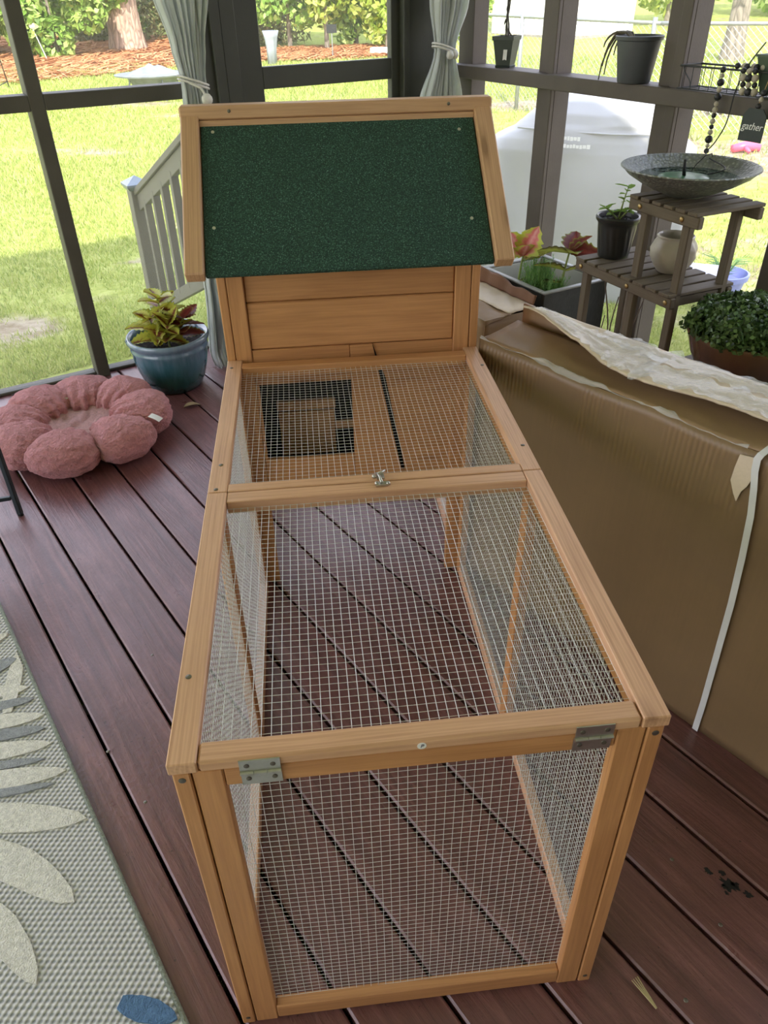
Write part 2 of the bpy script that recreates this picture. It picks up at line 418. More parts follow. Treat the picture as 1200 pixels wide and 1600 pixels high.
# grass blades
def grass():
    n = 330000
    r = 3.0 + 14.5 * RNG.random(n) ** 1.15
    a = RNG.uniform(math.radians(38), math.radians(132), n)
    x = -0.1 + r * np.cos(a); y = 1.2 + r * np.sin(a)
    rel = (x - P0.x) * NL.x + (y - P0.y) * NL.y; rer = (x - KC.x) * NR.x + (y - KC.y) * NR.y
    out = (rel > 0.25) | (rer > 0.25)
    bare = np.zeros(n)
    for (sx, sy, a_, c_) in SPOTS: bare = np.maximum(bare, np.exp(-.7 * (((x - sx) / a_) ** 2 + ((y - sy) / c_) ** 2)))
    keep = out & (RNG.random(n) > 1.1 * bare) & ~((x > 2.2) & (y < 11.8) & (RNG.random(n) < .8))
    x, y, r = x[keep], y[keep], r[keep]; n = len(x)
    z = -0.40 + 0.045 * np.maximum(0, np.hypot(x + .1, y - 1.5) - 5.0) + .012
    h = (0.016 + 0.022 * RNG.random(n)) * (0.8 + r / 12); w = (0.0024 + .0016 * r / 3) * np.ones(n)
    t = RNG.uniform(0, 2 * PI, n); ln = h * RNG.uniform(.2, 1.6, n); t2 = RNG.uniform(0, 2 * PI, n)
    V = np.empty((n, 3, 3))
    V[:, 0] = np.stack([x - np.cos(t) * w, y - np.sin(t) * w, z - .02], 1)
    V[:, 1] = np.stack([x + np.cos(t) * w, y + np.sin(t) * w, z - .02], 1)
    V[:, 2] = np.stack([x + np.cos(t2) * ln, y + np.sin(t2) * ln, z + h], 1)
    me = bpy.data.meshes.new('grass_blades'); me.vertices.add(3 * n); me.loops.add(3 * n); me.polygons.add(n)
    me.vertices.foreach_set('co', V.reshape(-1)); me.loops.foreach_set('vertex_index', np.arange(3 * n, dtype=np.int32))
    me.polygons.foreach_set('loop_start', np.arange(0, 3 * n, 3, dtype=np.int32)); me.polygons.foreach_set('loop_total', np.full(n, 3, dtype=np.int32))
    me.update(calc_edges=True)
    o = link('grass_blades', me, leaf_mat('lawn_blades', [(122, 146, 60), (158, 174, 78), (186, 194, 104), (208, 204, 140)], 0.3, 0.7))
    tag(o, 'short yellow-green grass blades of the lawn outside the screens', 'grass', kind='stuff')
grass()

# ------------------------------------------------------------------ floor of the porch
floor = struct(tag(empty('floor', (0, 0, 0)), 'red-brown painted wooden deck boards running diagonally'))
BD = math.radians(119.6); BU = Vector((math.cos(BD), math.sin(BD), 0)); BN = Vector((math.sin(BD), -math.cos(BD), 0))
def clip(poly, p, n):       # keep the side where (q-p).n <= 0
    out = []
    for i in range(len(poly)):
        a, b = poly[i], poly[(i + 1) % len(poly)]
        da = (a[0] - p.x) * n.x + (a[1] - p.y) * n.y; db = (b[0] - p.x) * n.x + (b[1] - p.y) * n.y
        if da <= 0: out.append(a)
        if da * db < 0:
            t = da / (da - db); out.append((a[0] + t * (b[0] - a[0]), a[1] + t * (b[1] - a[1])))
    return out
PITCH = 0.1566; GAP = 0.0075
for k in range(-24, 26):
    o0 = -0.27 + PITCH * k + GAP / 2; o1 = o0 + PITCH - GAP
    poly = [tuple((BU * t + BN * o)[:2]) for t, o in ((-4.5, o0), (-4.5, o1), (5.5, o1), (5.5, o0))]
    poly = clip(poly, P0 + NL * 0.10, NL); poly = clip(poly, KC + NR * 0.10, NR)
    poly = clip(poly, P0 - NL * 4.9, -NL); poly = clip(poly, P0 - UL * 2.2, -UL)
    if len(poly) < 3: continue
    lp = [((Vector((x, y, 0)) - BN * ((o0 + o1) / 2)).dot(BU), (Vector((x, y, 0))).dot(-BN) + (o0 + o1) / 2) for x, y in poly]
    # merge doubles
    q = [lp[0]]
    for p in lp[1:]:
        if math.hypot(p[0] - q[-1][0], p[1] - q[-1][1]) > 1e-4: q.append(p)
    if math.hypot(q[0][0] - q[-1][0], q[0][1] - q[-1][1]) < 1e-4: q.pop()
    if len(q) < 3: continue
    n = len(q); ins = [(x, y * (1 - 0.0045 / (PITCH / 2))) for x, y in q]
    mb = MB(); v = [(x, y, -.026) for x, y in q] + [(x, y, -.0035) for x, y in q] + [(x, y, 0) for x, y in ins]
    f = [tuple(range(n - 1, -1, -1)), tuple(range(2 * n, 3 * n))]
    for i in range(n):
        j = (i + 1) % n; f += [(i, j, n + j, n + i), (n + i, n + j, 2 * n + j, 2 * n + i)]
    mb.add(v, f)
    M = frame_m(BN * ((o0 + o1) / 2), BU, (0, 0, 1))
    add('plank', mb, M_DECK, floor, M)
# joists, and unseen rim boards added to keep light from leaking under the planks
M_RIM = plain('dark_rim_board', (60, 44, 38), 0.8)
for i in range(8):
    p = P0 - NL * (0.1 + 0.62 * i)
    board('joist', floor, p - UL * 2.1 + Vector((0, 0, -.10)), p + UL * 2.05 + Vector((0, 0, -.10)), .04, .14, (0, 0, 1), M_RIM, 0)
rim = struct(empty('trim_1', (0, 0, 0)))
board('rim_board', rim, P0 - UL * 2.2 - NL * 4.9 + Vector((0, 0, -.215)), P0 + UL * 4.4 - NL * 4.9 + Vector((0, 0, -.215)), .03, .37, (0, 0, 1), M_RIM, 0)
board('rim_board', rim, LW(-2.2, .12, -.215), LW(2.2, .12, -.215), .03, .37, (0, 0, 1), M_RIM, 0)
board('rim_board', rim, RW(-.1, .12, -.215), RW(5.0, .12, -.215), .03, .37, (0, 0, 1), M_RIM, 0)
board('rim_board', rim, P0 - UL * 2.2 - NL * 4.9 + Vector((0, 0, -.215)), P0 - UL * 2.2 + NL * .1 + Vector((0, 0, -.215)), .03, .37, (0, 0, 1), M_RIM, 0)

# ------------------------------------------------------------------ ceiling and the house wall behind the camera
M_CEIL = plain('white_porch_ceiling', (230, 231, 230), 0.8, 0, 0.04, 3)
mb = MB()
mb.prism([tuple((P0 - UL * 4.2 - NL * 5.0)[:2]), tuple((P0 + UL * 2.55 - NL * 5.0)[:2]), tuple((P0 + UL * 2.5 + NL * .45)[:2]), tuple((P0 - UL * 4.2 + NL * .45)[:2])], 2.60, 2.72)  # unseen left overrun past the deck, added to shade lawn and keep sun out
struct(tag(add('ceiling', mb, M_CEIL), 'white ceiling of the porch'))
M_HOUSE = plain('pale_house_siding', (158, 156, 152), 0.7, 0, 0.05, 3)
wb = struct(tag(empty('wall_back', P0 - NL * 4.95), 'pale lap siding of the house behind the deck'))
for i in range(16):
    z = .08 + i * .165
    board('siding_board', wb, P0 - NL * 4.95 - UL * 6.0 + Vector((0, 0, z)), P0 - NL * 4.95 + UL * 2.6 + Vector((0, 0, z)), .163, .02, NL, M_HOUSE, .003)

# ------------------------------------------------------------------ left wall (screened) with the door
WLo = struct(tag(empty('wall_left', LW(0)), 'screened wall of dark painted posts and rails beside the lawn'))
def vboard(name, par, base, z0, z1, w, t, nrm, mat, bev=.003):
    b = Vector(base); return board(name, par, (b.x, b.y, z0), (b.x, b.y, z1), w, t, nrm, mat, bev)
ZC = 2.60
for s in (-1.95, -0.92, 0.12):
    vboard('post', WLo, LW(s, .05), 0, ZC, .056, .10, NL, M_POST)
for s0, s1 in ((-1.922, -0.948), (-0.892, 0.092), (0.148, 0.74)):
    board('mid_rail', WLo, LW(s0, .045, 1.136), LW(s1, .045, 1.136), .09, .056, (0, 0, 1), M_POST, .003)
    board('sill_plate', WLo, LW(s0, .07, .008), LW(s1, .07, .008), .06, .014, (0, 0, 1), M_POST, .003)
    board('top_plate', WLo, LW(s0, .05, 2.56), LW(s1, .05, 2.56), .10, .08, (0, 0, 1), M_POST, .003)
    for za, zb in ((.016, 1.108), (1.164, 2.52)):
        board('screen_pane', WLo, LW((s0 + s1) / 2, .07, za), LW((s0 + s1) / 2, .07, zb), s1 - s0, .001, NL, M_SCREEN, 0)
vboard('corner_post', WLo, LW(.815, .05), 0, ZC, .15, .10, NL, M_DOOR)
vboard('corner_trim', WLo, LW(.870, -.008), 0, ZC, .045, .02, NL, M_DOOR)
vboard('post', WLo, LW(1.90, .05), 0, ZC, .20, .10, NL, M_DOOR)

door = struct(tag(empty('door_1', LW(1.35)), 'dark painted screen door with a wide middle rail'))
vboard('jamb', door, LW(.925, .04), 0, ZC, .066, .11, NL, M_DOOR)
vboard('jamb', door, LW(1.795, .04), 0, ZC, .03, .11, NL, M_DOOR)
vboard('stile', door, LW(1.018, .045), .02, 2.1, .115, .04, NL, M_DOOR)
vboard('stile', door, LW(1.76, .045), .02, 2.1, .05, .04, NL, M_DOOR)
board('middle_rail', door, LW(1.075, .045, 1.158), LW(1.735, .045, 1.158), .085, .036, NL, M_DOOR, .003)
board('bottom_rail', door, LW(1.075, .045, .12), LW(1.735, .045, .12), .2, .036, NL, M_DOOR, .003)
board('top_rail', door, LW(1.075, .045, 2.05), LW(1.735, .045, 2.05), .1, .036, NL, M_DOOR, .003)
board('head_jamb', door, LW(.96, .04, 2.16), LW(1.78, .04, 2.16), .1, .11, NL, M_DOOR, .003)
for za, zb in ((.22, 1.1155), (1.2005, 2.0)):
    board('screen_pane', door, LW(1.405, .05, za), LW(1.405, .05, zb), .66, .001, NL, M_SCREEN, 0)

# ------------------------------------------------------------------ right wall (screened) with a ledge
WRo = struct(tag(empty('wall_right', RW(0)), 'screened wall of brown-grey posts with a ledge rail'))
posts = (.075, .68, 1.355, 1.955, 2.70, 3.45, 4.2)
for i, s in enumerate(posts):
    vboard('post', WRo, RW(s, .055), 0, ZC, .115, .085, NR, M_POST_R)
    if i: vboard('stop_strip', WRo, RW(s + .035, .004), 0 if i else 0, ZC, .045, .02, NR, M_POST_R)
board('ledge_rail', WRo, RW(.02, -.012, 1.138), RW(4.2, -.012, 1.138), .055, .055, (0, 0, 1), M_POST_R, .003)
for a, b in zip(posts[:-1], posts[1:]):
    board('ledge', WRo, RW(a + .0576, .056, 1.152), RW(b - .0576, .056, 1.152), .08, .025, (0, 0, 1), M_POST_R, .003)
    board('sill_plate', WRo, RW(a + .0576, .056, .02), RW(b - .0576, .056, .02), .084, .04, (0, 0, 1), M_POST_R, .003)
    board('top_plate', WRo, RW(a + .0576, .056, 2.56), RW(b - .0576, .056, 2.56), .084, .08, (0, 0, 1), M_POST_R, .003)
    for za, zb in ((.04, 1.139), (1.165, 2.52)):
        board('screen_pane', WRo, RW((a + b) / 2, .100, za), RW((a + b) / 2, .100, zb), b - a, .001, NR, M_SCREEN, 0)

# ------------------------------------------------------------------ rabbit hutch
hutch = thing('rabbit_hutch', (0, 0, 0), 'orange pine rabbit hutch with wire mesh run and green felt roof', 'rabbit hutch')
HW = .315; HT = .724; LT = .019; D1 = .597; D2 = 1.196; D3 = 1.684
def wire_mesh(par, org, ux, uy, lx, ly, pitch=.0127, r=.00042, sag=.004, name='wire_mesh'):
    org = Vector(org); ux = Vector(ux); uy = Vector(uy); n = ux.cross(uy); mb = MB()
    ph = random.uniform(0, 9)
    def P(a, b):
        h = sag * math.sin(PI * a / lx) * math.sin(PI * b / ly) + .0016 * noise.noise((a * 7 + ph, b * 7, ph))
        wx = .0012 * noise.noise((a * 9, b * 9, ph + 5)); wy = .0012 * noise.noise((a * 9, b * 9, ph + 15))
        return org + ux * (a + wx) + uy * (b + wy) + n * h
    nx = int(round(lx / pitch)); ny = int(round(ly / pitch))
    for i in range(nx + 1):
        a = lx * i / nx; mb.tube([P(a, ly * k / 12) for k in range(13)], r, 4, cap=False)
    for j in range(ny + 1):
        b = ly * j / ny; mb.tube([P(lx * k / 12, b) - n * r * 1.4 for k in range(13)], r, 4, cap=False)
    o = add(name, mb, M_ZINC, par, smooth=True); o['kind'] = 'stuff'; return o
def screw(par, p, nrm, r=.0042, mat=None):
    mb = MB(); mb.lathe([(0.0, .0012), (r * .55, .0012), (r, .0006), (r, -.001)], 12)
    return add('screw', mb, mat or M_SCREW, par, frame_m(p, Vector(nrm).orthogonal(), nrm), auto=40)

# front lid (hinged) and its frame
lid = link('front_lid', None, None, hutch, T(0, .3, HT)); lid['label'] = 'hinged pine lid frame over the front of the run'
SB = .036
bx('side_board', lid, (-HW, 0, HT - LT), (-HW + SB, D1 - .001, HT), M_PINE)
bx('side_board', lid, (HW - SB, 0, HT - LT), (HW, D1 - .001, HT), M_PINE)
bx('front_rail', lid, (-HW + SB + .0008, .001, HT - LT - .002), (HW - SB - .0008, .034, HT - .001), M_PINE, .004)
bx('back_rail', lid, (-HW + SB + .0008, D1 - .034, HT - LT - .008), (HW - SB - .0008, D1 - .001, HT - .001), M_PINE)
wire_mesh(lid, (-HW + SB, .034, HT - LT + .004), (1, 0, 0), (0, 1, 0), 2 * (HW - SB), D1 - .068, r=.00055, sag=-.003)
top2 = link('fixed_top', None, None, hutch, T(0, .9, HT)); top2['label'] = 'fixed pine frame over the rear of the run'
bx('side_board', top2, (-HW, D1 + .001, HT - LT), (-HW + SB, D2 + .002, HT), M_PINE)
bx('side_board', top2, (HW - SB, D1 + .001, HT - LT), (HW, D2 + .002, HT), M_PINE)
bx('front_rail', top2, (-HW + SB + .0008, D1 + .001, HT - LT), (HW - SB - .0008, D1 + .026, HT), M_PINE)
bx('back_rail', top2, (-HW + SB + .0008, 1.148, HT - LT - .008), (HW - SB - .0008, 1.178, HT), M_PINE_O)
wire_mesh(top2, (-HW + SB, D1 + .026, HT - LT + .004), (1, 0, 0), (0, 1, 0), 2 * (HW - SB), 1.148 - D1 - .026, sag=-.004)
for p in ((-.297, .694), (-.3, .607), (.305, 1.082), (.303, .69), (-.303, 1.153), (-.302, .142)):
    screw(hutch, (p[0], p[1], HT), (0, 0, 1))

# front panel below the lid
fp = link('front_panel', None, None, hutch, T(0, .01, .35)); fp['label'] = 'mesh front panel in a pine frame'
ZL = HT - LT - .002
bx('stile', fp, (-.2875, .003, 0), (-.250, .022, ZL), M_PINE_O, .002)
bx('stile', fp, (.250, .003, 0), (.2875, .022, ZL), M_PINE_O, .002)
bx('top_rail', fp, (-.2495, .004, ZL - .034), (.2495, .021, ZL - .001), M_PINE_O, .002)
bx('bottom_rail', fp, (-.2495, .003, .006), (.2495, .022, .046), M_PINE_O, .002)
wire_mesh(fp, (-.250, .018, .046), (1, 0, 0), (0, 0, 1), .50, ZL - .034 - .046, sag=.004)
# side panels of the run
for sgn in (-1, 1):
    sp = link('side_panel', None, None, hutch, T(sgn * .30, .6, .35)); x0, x1 = sorted((sgn * .3115, sgn * .2895))
    bx('post', sp, (x0, .002, 0), (x1, .036, ZL), M_PINE_O, .002)
    bx('post', sp, (x0, D1 - .019, 0), (x1, D1 + .019, ZL), M_PINE_O, .002)
    bx('post', sp, (x0, D2 - .038, 0), (x1, D2 - .003, ZL), M_PINE_O, .002)
    for ya, yb in ((.037, D1 - .020), (D1 + .020, D2 - .039)):
        bx('top_rail', sp, (x0, ya, ZL - .034), (x1, yb, ZL), M_PINE_O, .002)
        bx('bottom_rail', sp, (x0, ya, .0), (x1, yb, .034), M_PINE, .002)
        xi = sgn * .293
        wire_mesh(sp, (xi, ya, .034), (0, 1, 0), (0, 0, 1), yb - ya, ZL - .068, sag=sgn * .003)
    screw(hutch, (sgn * .3005, .002, ZL - .012), (0, -1, 0), .0048)
    screw(hutch, (sgn * .3005, .002, .02), (0, -1, 0), .004)
# hinges at the front
for xc in (-.204, .217):
    hg = link('hinge', None, None, hutch, T(xc, 0, .70)); hg['label'] = 'shiny steel butt hinge'
    wd = .05
    mb = MB(); mb.box((0, 0, 0), (wd, .0016, .021)); add('hinge_leaf', mb, M_STEEL, hg, T(xc, -.0002, .7095))
    mb = MB(); mb.box((0, 0, 0), (wd, .0016, .024)); add('hinge_leaf', mb, M_STEEL, hg, T(xc, .0022, .6835))
    mb = MB(); mb.tube([(-wd / 2, 0, 0), (-wd / 6, 0, 0)], .003, 10); mb.tube([(-wd / 6 + .0006, 0, 0), (wd / 6 - .0006, 0, 0)], .003, 10); mb.tube([(wd / 6, 0, 0), (wd / 2, 0, 0)], .003, 10)
    add('hinge_pin', mb, M_STEEL, hg, T(xc, -.0015, .6975), auto=40)
    for dx in (-.016, .016):
        screw(hg, (xc + dx, -.001, .7105), (0, -1, 0), .0035); screw(hg, (xc + dx, .0012, .683), (0, -1, 0), .0035)
# round sticker with a P-like mark
def text_mesh(body, size, extrude=.0002, shear=0.0):
    cu = bpy.data.curves.new('lettering', 'FONT'); cu.body = body; cu.size = size; cu.extrude = extrude; cu.shear = shear
    cu.align_x = 'CENTER'; cu.align_y = 'CENTER'; cu.resolution_u = 4
    t = bpy.data.objects.new('lettering_tmp', cu); me = bpy.data.meshes.new_from_object(t)
    bpy.data.objects.remove(t); me.name = 'lettering'; return me
M_WHITE = plain('white_print', (238, 238, 234), 0.5, 0, 0.02)
M_NAVY = plain('navy_print', (34, 44, 84), 0.5, 0, 0.02)
mb = MB(); mb.lathe([(0, .0006), (.0058, .0006), (.0058, 0)], 24)
stk = add('sticker', mb, M_WHITE, hutch, frame_m((-.004, .0009, .7135), (1, 0, 0), (0, -1, 0))); stk['label'] = 'small round white sticker with dark letter'
link('sticker_mark', text_mesh('P', .0085, .0002, .2), M_NAVY, stk, frame_m((-.004, -.0001, .7135), (1, 0, 0), (0, -1, 0)))
# latch between the two tops
lt = link('latch', None, None, hutch, T(.007, D1, HT)); lt['label'] = 'bright swivel latch'
mb = MB(); mb.box((0, .012, .0015), (.014, .018, .003)); mb.box((0, -.014, .0015), (.022, .012, .003)); add('latch_plate', mb, M_STEEL, lt, T(.007, D1, HT + .0006))
mb = MB(); mb.tube([(0, -.016, .006), (-.002, -.004, .010), (-.004, .008, .009), (-.006, .018, .005)], [.003, .0026, .0026, .003], 8)
mb.tube([(-.004, .012, .008), (.010, .020, .009)], [.003, .002], 8); add('latch_hook', mb, M_STEEL, lt, T(.007, D1, HT), smooth=True)
for q in ((-.012, .012), (-.009, -.013), (.012, -.015)):
    mb = MB(); mb.lathe([(0, .006), (.0028, .0055), (.004, .003), (.004, 0)], 12); add('latch_screw', mb, M_STEEL, lt, T(.007 + q[0], D1 + q[1], HT + .0006), smooth=True)

# house
ZF = .352; RP = math.radians(39.9)
RIDGE_Y = 1.44
def roof_z(y): return .973 + (y - 1.097) * math.tan(RP)      # top of the trim, front slope
for sgn in (-1, 1):
    xo, xi = sgn * .315, sgn * .2945
    lo, hi = sorted((xo, xi))
    bx('corner_strip', hutch, (lo, D2 + .002, 0), (hi, D2 + .036, roof_z(D2) - .03), M_PINE_O, .002)
    bx('corner_strip', hutch, (lo, D3 - .036, 0), (hi, D3, roof_z(D2) - .03), M_PINE_O, .002)
    lo, hi = sorted((sgn * .293, sgn * .254))
    bx('corner_stile', hutch, (lo, D2 + .002, .0 if sgn > 0 else .0), (hi, D2 + .022, roof_z(D2) - .02), M_PINE_O, .002)
    # side wall boards
    for i in range(5):
        z0 = ZF - .005 + i * .1125; xw0, xw1 = sorted((sgn * .296, sgn * .308))
        bx('side_wall_board', hutch, (xw0, D2 + .0365, z0), (xw1, D3 - .0365, z0 + .1115), M_PINE_O, .002)
    # gable board under the roof
    mb = MB(); zb = ZF - .005 + 5 * .1125 + .001; y0, y1 = D2 + .005, D3 - .005
    rz = lambda y: .973 - .028 + (min(y, 2 * RIDGE_Y - y) - 1.097) * math.tan(RP)
    pts = [(y0, zb), (y1, zb), (y1, max(zb + .002, rz(y1))), (RIDGE_Y, rz(RIDGE_Y)), (y0, max(zb + .002, rz(y0)))]
    mb.prism(pts, -.006, .006)
    add('gable_board', mb, M_PINE_O, hutch, Matrix(((0, 0, 1, sgn * .302), (1, 0, 0, 0), (0, 1, 0, 0), (0, 0, 0, 1))))
    bx('bottom_rail', hutch, (sgn * .3 - .011, D2 + .037, 0), (sgn * .3 + .011, D3 - .037, .034), M_PINE, .002)
    wire_mesh(hutch, (sgn * .296, D2 + .037, .034), (0, 1, 0), (0, 0, 1), D3 - D2 - .074, ZF - .045, sag=.002)
bx('bottom_rail', hutch, (-.289, D3 - .022, 0), (.289, D3 - .001, .034), M_PINE, .002)
wire_mesh(hutch, (-.288, D3 - .012, .034), (1, 0, 0), (0, 0, 1), .576, ZF - .045, sag=.002)
bx('house_floor', hutch, (-.293, D2 + .024, ZF - .006), (.293, D3 - .022, ZF + .006), M_PINE_IN)
for i in range(5):
    z0 = ZF - .005 + i * .1365; bx('back_wall_board', hutch, (-.2935, D3 - .014, z0), (.2935, D3 - .001, z0 + .1355), M_PINE_O)
# front wall: two long boards above, then the framed doorway and the boards beside it
YB = D2 + .012
bx('front_wall_board', hutch, (-.2535, YB, .8645), (.2535, YB + .012, roof_z(D2) - .015), M_PINE_O, .003)
bx('front_wall_board', hutch, (-.2535, YB - .002, .7455), (.2535, YB + .010, .8635), M_PINE_O, .003)
def wallpoly(name, pts, y0, y1, mat):
    mb = MB(); cx = sum(p[0] for p in pts) / len(pts); cz = sum(p[1] for p in pts) / len(pts)
    mb.prism([(p[0] - cx, p[1] - cz) for p in pts], 0, y1 - y0)
    return add(name, mb, mat, hutch, Matrix(((1, 0, 0, cx), (0, 0, -1, y1), (0, 1, 0, cz), (0, 0, 0, 1))))
xr = lambda z: .060 + (.70 - z) / .28 * .050      # slanting edge of the doorway stile
zz = [.7445, .645, .535, .425, ZF + .008]
for a, b in zip(zz[:-1], zz[1:]):
    wallpoly('front_wall_board', [(xr(a) + (.012 if a < .7 else -.0035), a - .0006), (.2535, a - .0006), (.2535, b), (xr(b) + .012, b)], YB, YB + .012, M_PINE_O)
YD = D2 + .006
wallpoly('doorway_stile', [(-.0085, .7445), (xr(.7445) - .004, .7445), (xr(ZF), ZF + .008), (-.0085, ZF + .008)], YD, YD + .014, M_PINE_O)
bx('doorway_head', hutch, (-.2535, YD, .650), (-.009, YD + .014, .7445), M_PINE_O, .002)
bx('doorway_foot', hutch, (-.2535, YD, ZF + .008), (-.009, YD + .014, .4275), M_PINE_O, .002)
bx('doorway_jamb', hutch, (-.2535, YD + .001, .428), (-.246, YD + .013, .6495), M_PINE_O, .001)
# sliding door panel hanging inside the doorway
bx('inner_door', hutch, (-.212, 1.334, ZF + .0085), (-.054, 1.346, .500), M_PINE_IN, .002)
bx('inner_door_rail', hutch, (-.215, 1.332, .507), (-.05, 1.348, .535), M_PINE_IN, .002)
bx('inner_door_pull', hutch, (-.053, 1.334, .438), (.004, 1.346, .462), M_PINE_IN, .002)

M_SHADE_IN = plain('painted_inner_shade', (20, 20, 21), .7, 0, .1, 20)  # near-black colour stands in for the shade inside the hutch house
bx('tray', hutch, (-.288, D2 + .03, ZF + .0065), (.288, 1.47, ZF + .0075), M_SHADE_IN, 0)  # thin black sheet added to darken the house floor
bx('added_shade_panel', hutch, (-.288, 1.472, ZF + .0065), (.288, 1.476, .86), M_SHADE_IN, 0)  # black panel added behind the doorway to make the opening look dark
# roof: two felt slopes, side trims, ridge cap
roof = link('roof', None, None, hutch, T(0, RIDGE_Y, 1.1)); roof['label'] = 'pitched roof of green mineral felt with pine edge trim'
for face in (1, -1):
    sl = Vector((0, math.cos(RP) * face, math.sin(RP))); nm = Vector((0, -math.sin(RP) * face, math.cos(RP)))
    e0 = Vector((0, RIDGE_Y - face * (RIDGE_Y - 1.097), .973)); Ls = .452
    c = e0 + sl * (Ls / 2 - .002) - nm * .021
    M = frame_m(c, (1, 0, 0), nm)
    me = box_mesh(.652, Ls - .012, .014, .003).copy(); fo = link('felt_panel', me, M_FELT, roof, M)
    fo['label'] = 'dark green mineral felt sheet'
    for sgn in (-1, 1):
        p = e0 + Vector((sgn * .3485, 0, 0)) - nm * .016
        board('edge_trim', roof, p, p + sl * (Ls - .012), .0425, .032, nm, M_PINE_TOP, .003)
    if face == 1:
        for q in ((-.297, .385), (.287, .368), (-.303, .125), (.287, .12)):
            s_ = screw(fo, e0 + Vector((q[0], 0, 0)) + sl * q[1] - nm * .0135, nm, .004, M_STEEL)
bx('ridge_cap', roof, (-.371, RIDGE_Y - .022, 1.232), (.371, RIDGE_Y + .024, 1.262), M_PINE_TOP, .004)
bx('ridge_strip', roof, (-.328, RIDGE_Y - .026, 1.218), (.328, RIDGE_Y + .026, 1.2315), M_PINE_TOP, .002)
for x in (-.255, .265): screw(roof, (x, RIDGE_Y - .022, 1.25), (0, -1, 0), .004)

# ------------------------------------------------------------------ rug with leaf motif
RS = Vector((-.683 + .004, .491, 0)); RU = BU; RN = -BN       # RU along the long edge, RN to the left
def rug_mat():
    m, nt, b = nodes('woven_grey_rug')
    v = coords(nt)
    sx = N(nt, 'SeparateXYZ'); nt.links.new(v, sx.inputs[0])
    def cosn(sock, per):
        k = N(nt, 'Math', operation='MULTIPLY'); k.inputs[1].default_value = 2 * PI / per; nt.links.new(sock, k.inputs[0])
        c = N(nt, 'Math', operation='COSINE'); nt.links.new(k.outputs[0], c.inputs[0]); return c.outputs[0]
    wv = N(nt, 'Math', operation='MULTIPLY'); nt.links.new(cosn(sx.outputs['X'], .0135), wv.inputs[0]); nt.links.new(cosn(sx.outputs['Y'], .0190), wv.inputs[1])
    wm = N(nt, 'MapRange'); wm.inputs[1].default_value = -1; wm.inputs[2].default_value = 1; nt.links.new(wv.outputs[0], wm.inputs[0])
    knot = wm.outputs[0]
    fine = noise_n(nt, v, 420.0, 3, .7)
    c = ramp(nt, knot, [(0.15, lin((134, 138, 138))), (0.42, lin((188, 188, 185))), (0.8, lin((214, 213, 208)))])
    c = mixc(nt, ramp(nt, fine, [(.3, 0.0), (.7, .35)]), c, lin((166, 169, 166)))
    nt.links.new(c, b.inputs['Base Color']); b.inputs['Roughness'].default_value = .95; b.inputs['Specular IOR Level'].default_value = .1
    bump(nt, b, knot, .9, .004); return m
def pile(name, rgb):
    return plain(name, rgb, .95, 0, .2, 120, 1.0, 260, spec=.1, bdist=.006)
M_CREAM = pile('cream_pile', (226, 224, 212)); M_GREYP = pile('grey_pile', (158, 162, 164)); M_BLUEP = pile('blue_pile', (96, 128, 164))
rug = thing('area_rug', RS, 'grey woven rug with raised cream leaf motif lying on the deck', 'rug')
mb = MB(); mb.prism([(-1.6, 0.006), (.83, 0.006), (.83, 2.2), (-1.6, 2.2)], .001, .009)
RM = frame_m(RS, RU, (0, 0, 1))
add('woven_base', mb, rug_mat(), rug, RM)
mb = MB(); mb.tube([(-1.6, .004, .006), (.83, .004, .006), (.834, .01, .006), (.834, 2.2, .006)], .0055, 8)
add('bound_edge', mb, plain('grey_green_binding', (150, 158, 148), .9, 0, .25, 160, 1.0, 300), rug, RM, smooth=True)
_rz = 0.0
def rug_leaf(tip, base, wid, mat, bend=0.0, name='leaf_motif'):
    a = Vector((*base, 0)); t = Vector((*tip, 0)); d = t - a; L = d.length; d.normalize(); nn = Vector((-d.y, d.x, 0))
    poly = []
    K = 14
    def pt(i, sg):
        q = i / K; w = wid * (max(0.0, math.sin(PI * min(1, q * .90 + .10))) ** .55) * .5 * (1 + .08 * noise.noise((q * 9, sg * 3, tip[0] * 20)))
        return a + d * (q * L) + nn * (sg * w + bend * math.sin(PI * q))
    for i in range(K + 1): poly.append(pt(i, 1))
    for i in range(K, -1, -1): poly.append(pt(i, -1))
    # keep inside the woven field
    out = []
    for p in poly:
        k = (p - RS).dot(RN)
        if k < .012: p = p + RN * (.012 - k)
        out.append((p.x - a.x, p.y - a.y))
    global _rz
    _rz += .00013
    mb = MB(); mb.prism(out, .0085, .0118 + _rz)
    return add(name, mb, mat, rug, T(a.x, a.y, 0))
rug_leaf((-.653, .251), (-.93, .41), .075, M_CREAM, .012)
rug_leaf((-.687, .104), (-.90, .30), .062, M_CREAM, .015)
rug_leaf((-.668, .437), (-.99, .475), .072, M_CREAM)
rug_leaf((-.742, .569), (-1.02, .55), .056, M_CREAM)
rug_leaf((-.795, .652), (-1.05, .63), .052, M_CREAM)
rug_leaf((-.836, .742), (-1.08, .72), .05, M_CREAM)
rug_leaf((-.9, .84), (-1.12, .82), .05, M_CREAM)
rug_leaf((-.962, .99), (-.93, .76), .04, M_CREAM)
rug_leaf((-1.01, 1.06), (-1.15, .92), .04, M_CREAM)
rug_leaf((-.80, .607), (-1.0, .592), .024, M_GREYP, name='grey_motif')
rug_leaf((-.822, .700), (-1.0, .683), .034, M_GREYP, name='grey_motif')
rug_leaf((-.76, .535), (-.98, .512), .022, M_GREYP, name='grey_motif')
rug_leaf((-.875, .80), (-1.0, .775), .03, M_GREYP, name='grey_motif')
rug_leaf((-.96, .95), (-1.08, .88), .05, M_GREYP, name='grey_motif')
rug_leaf((-.425, .018), (-.53, .056), .04, M_BLUEP, name='blue_motif')
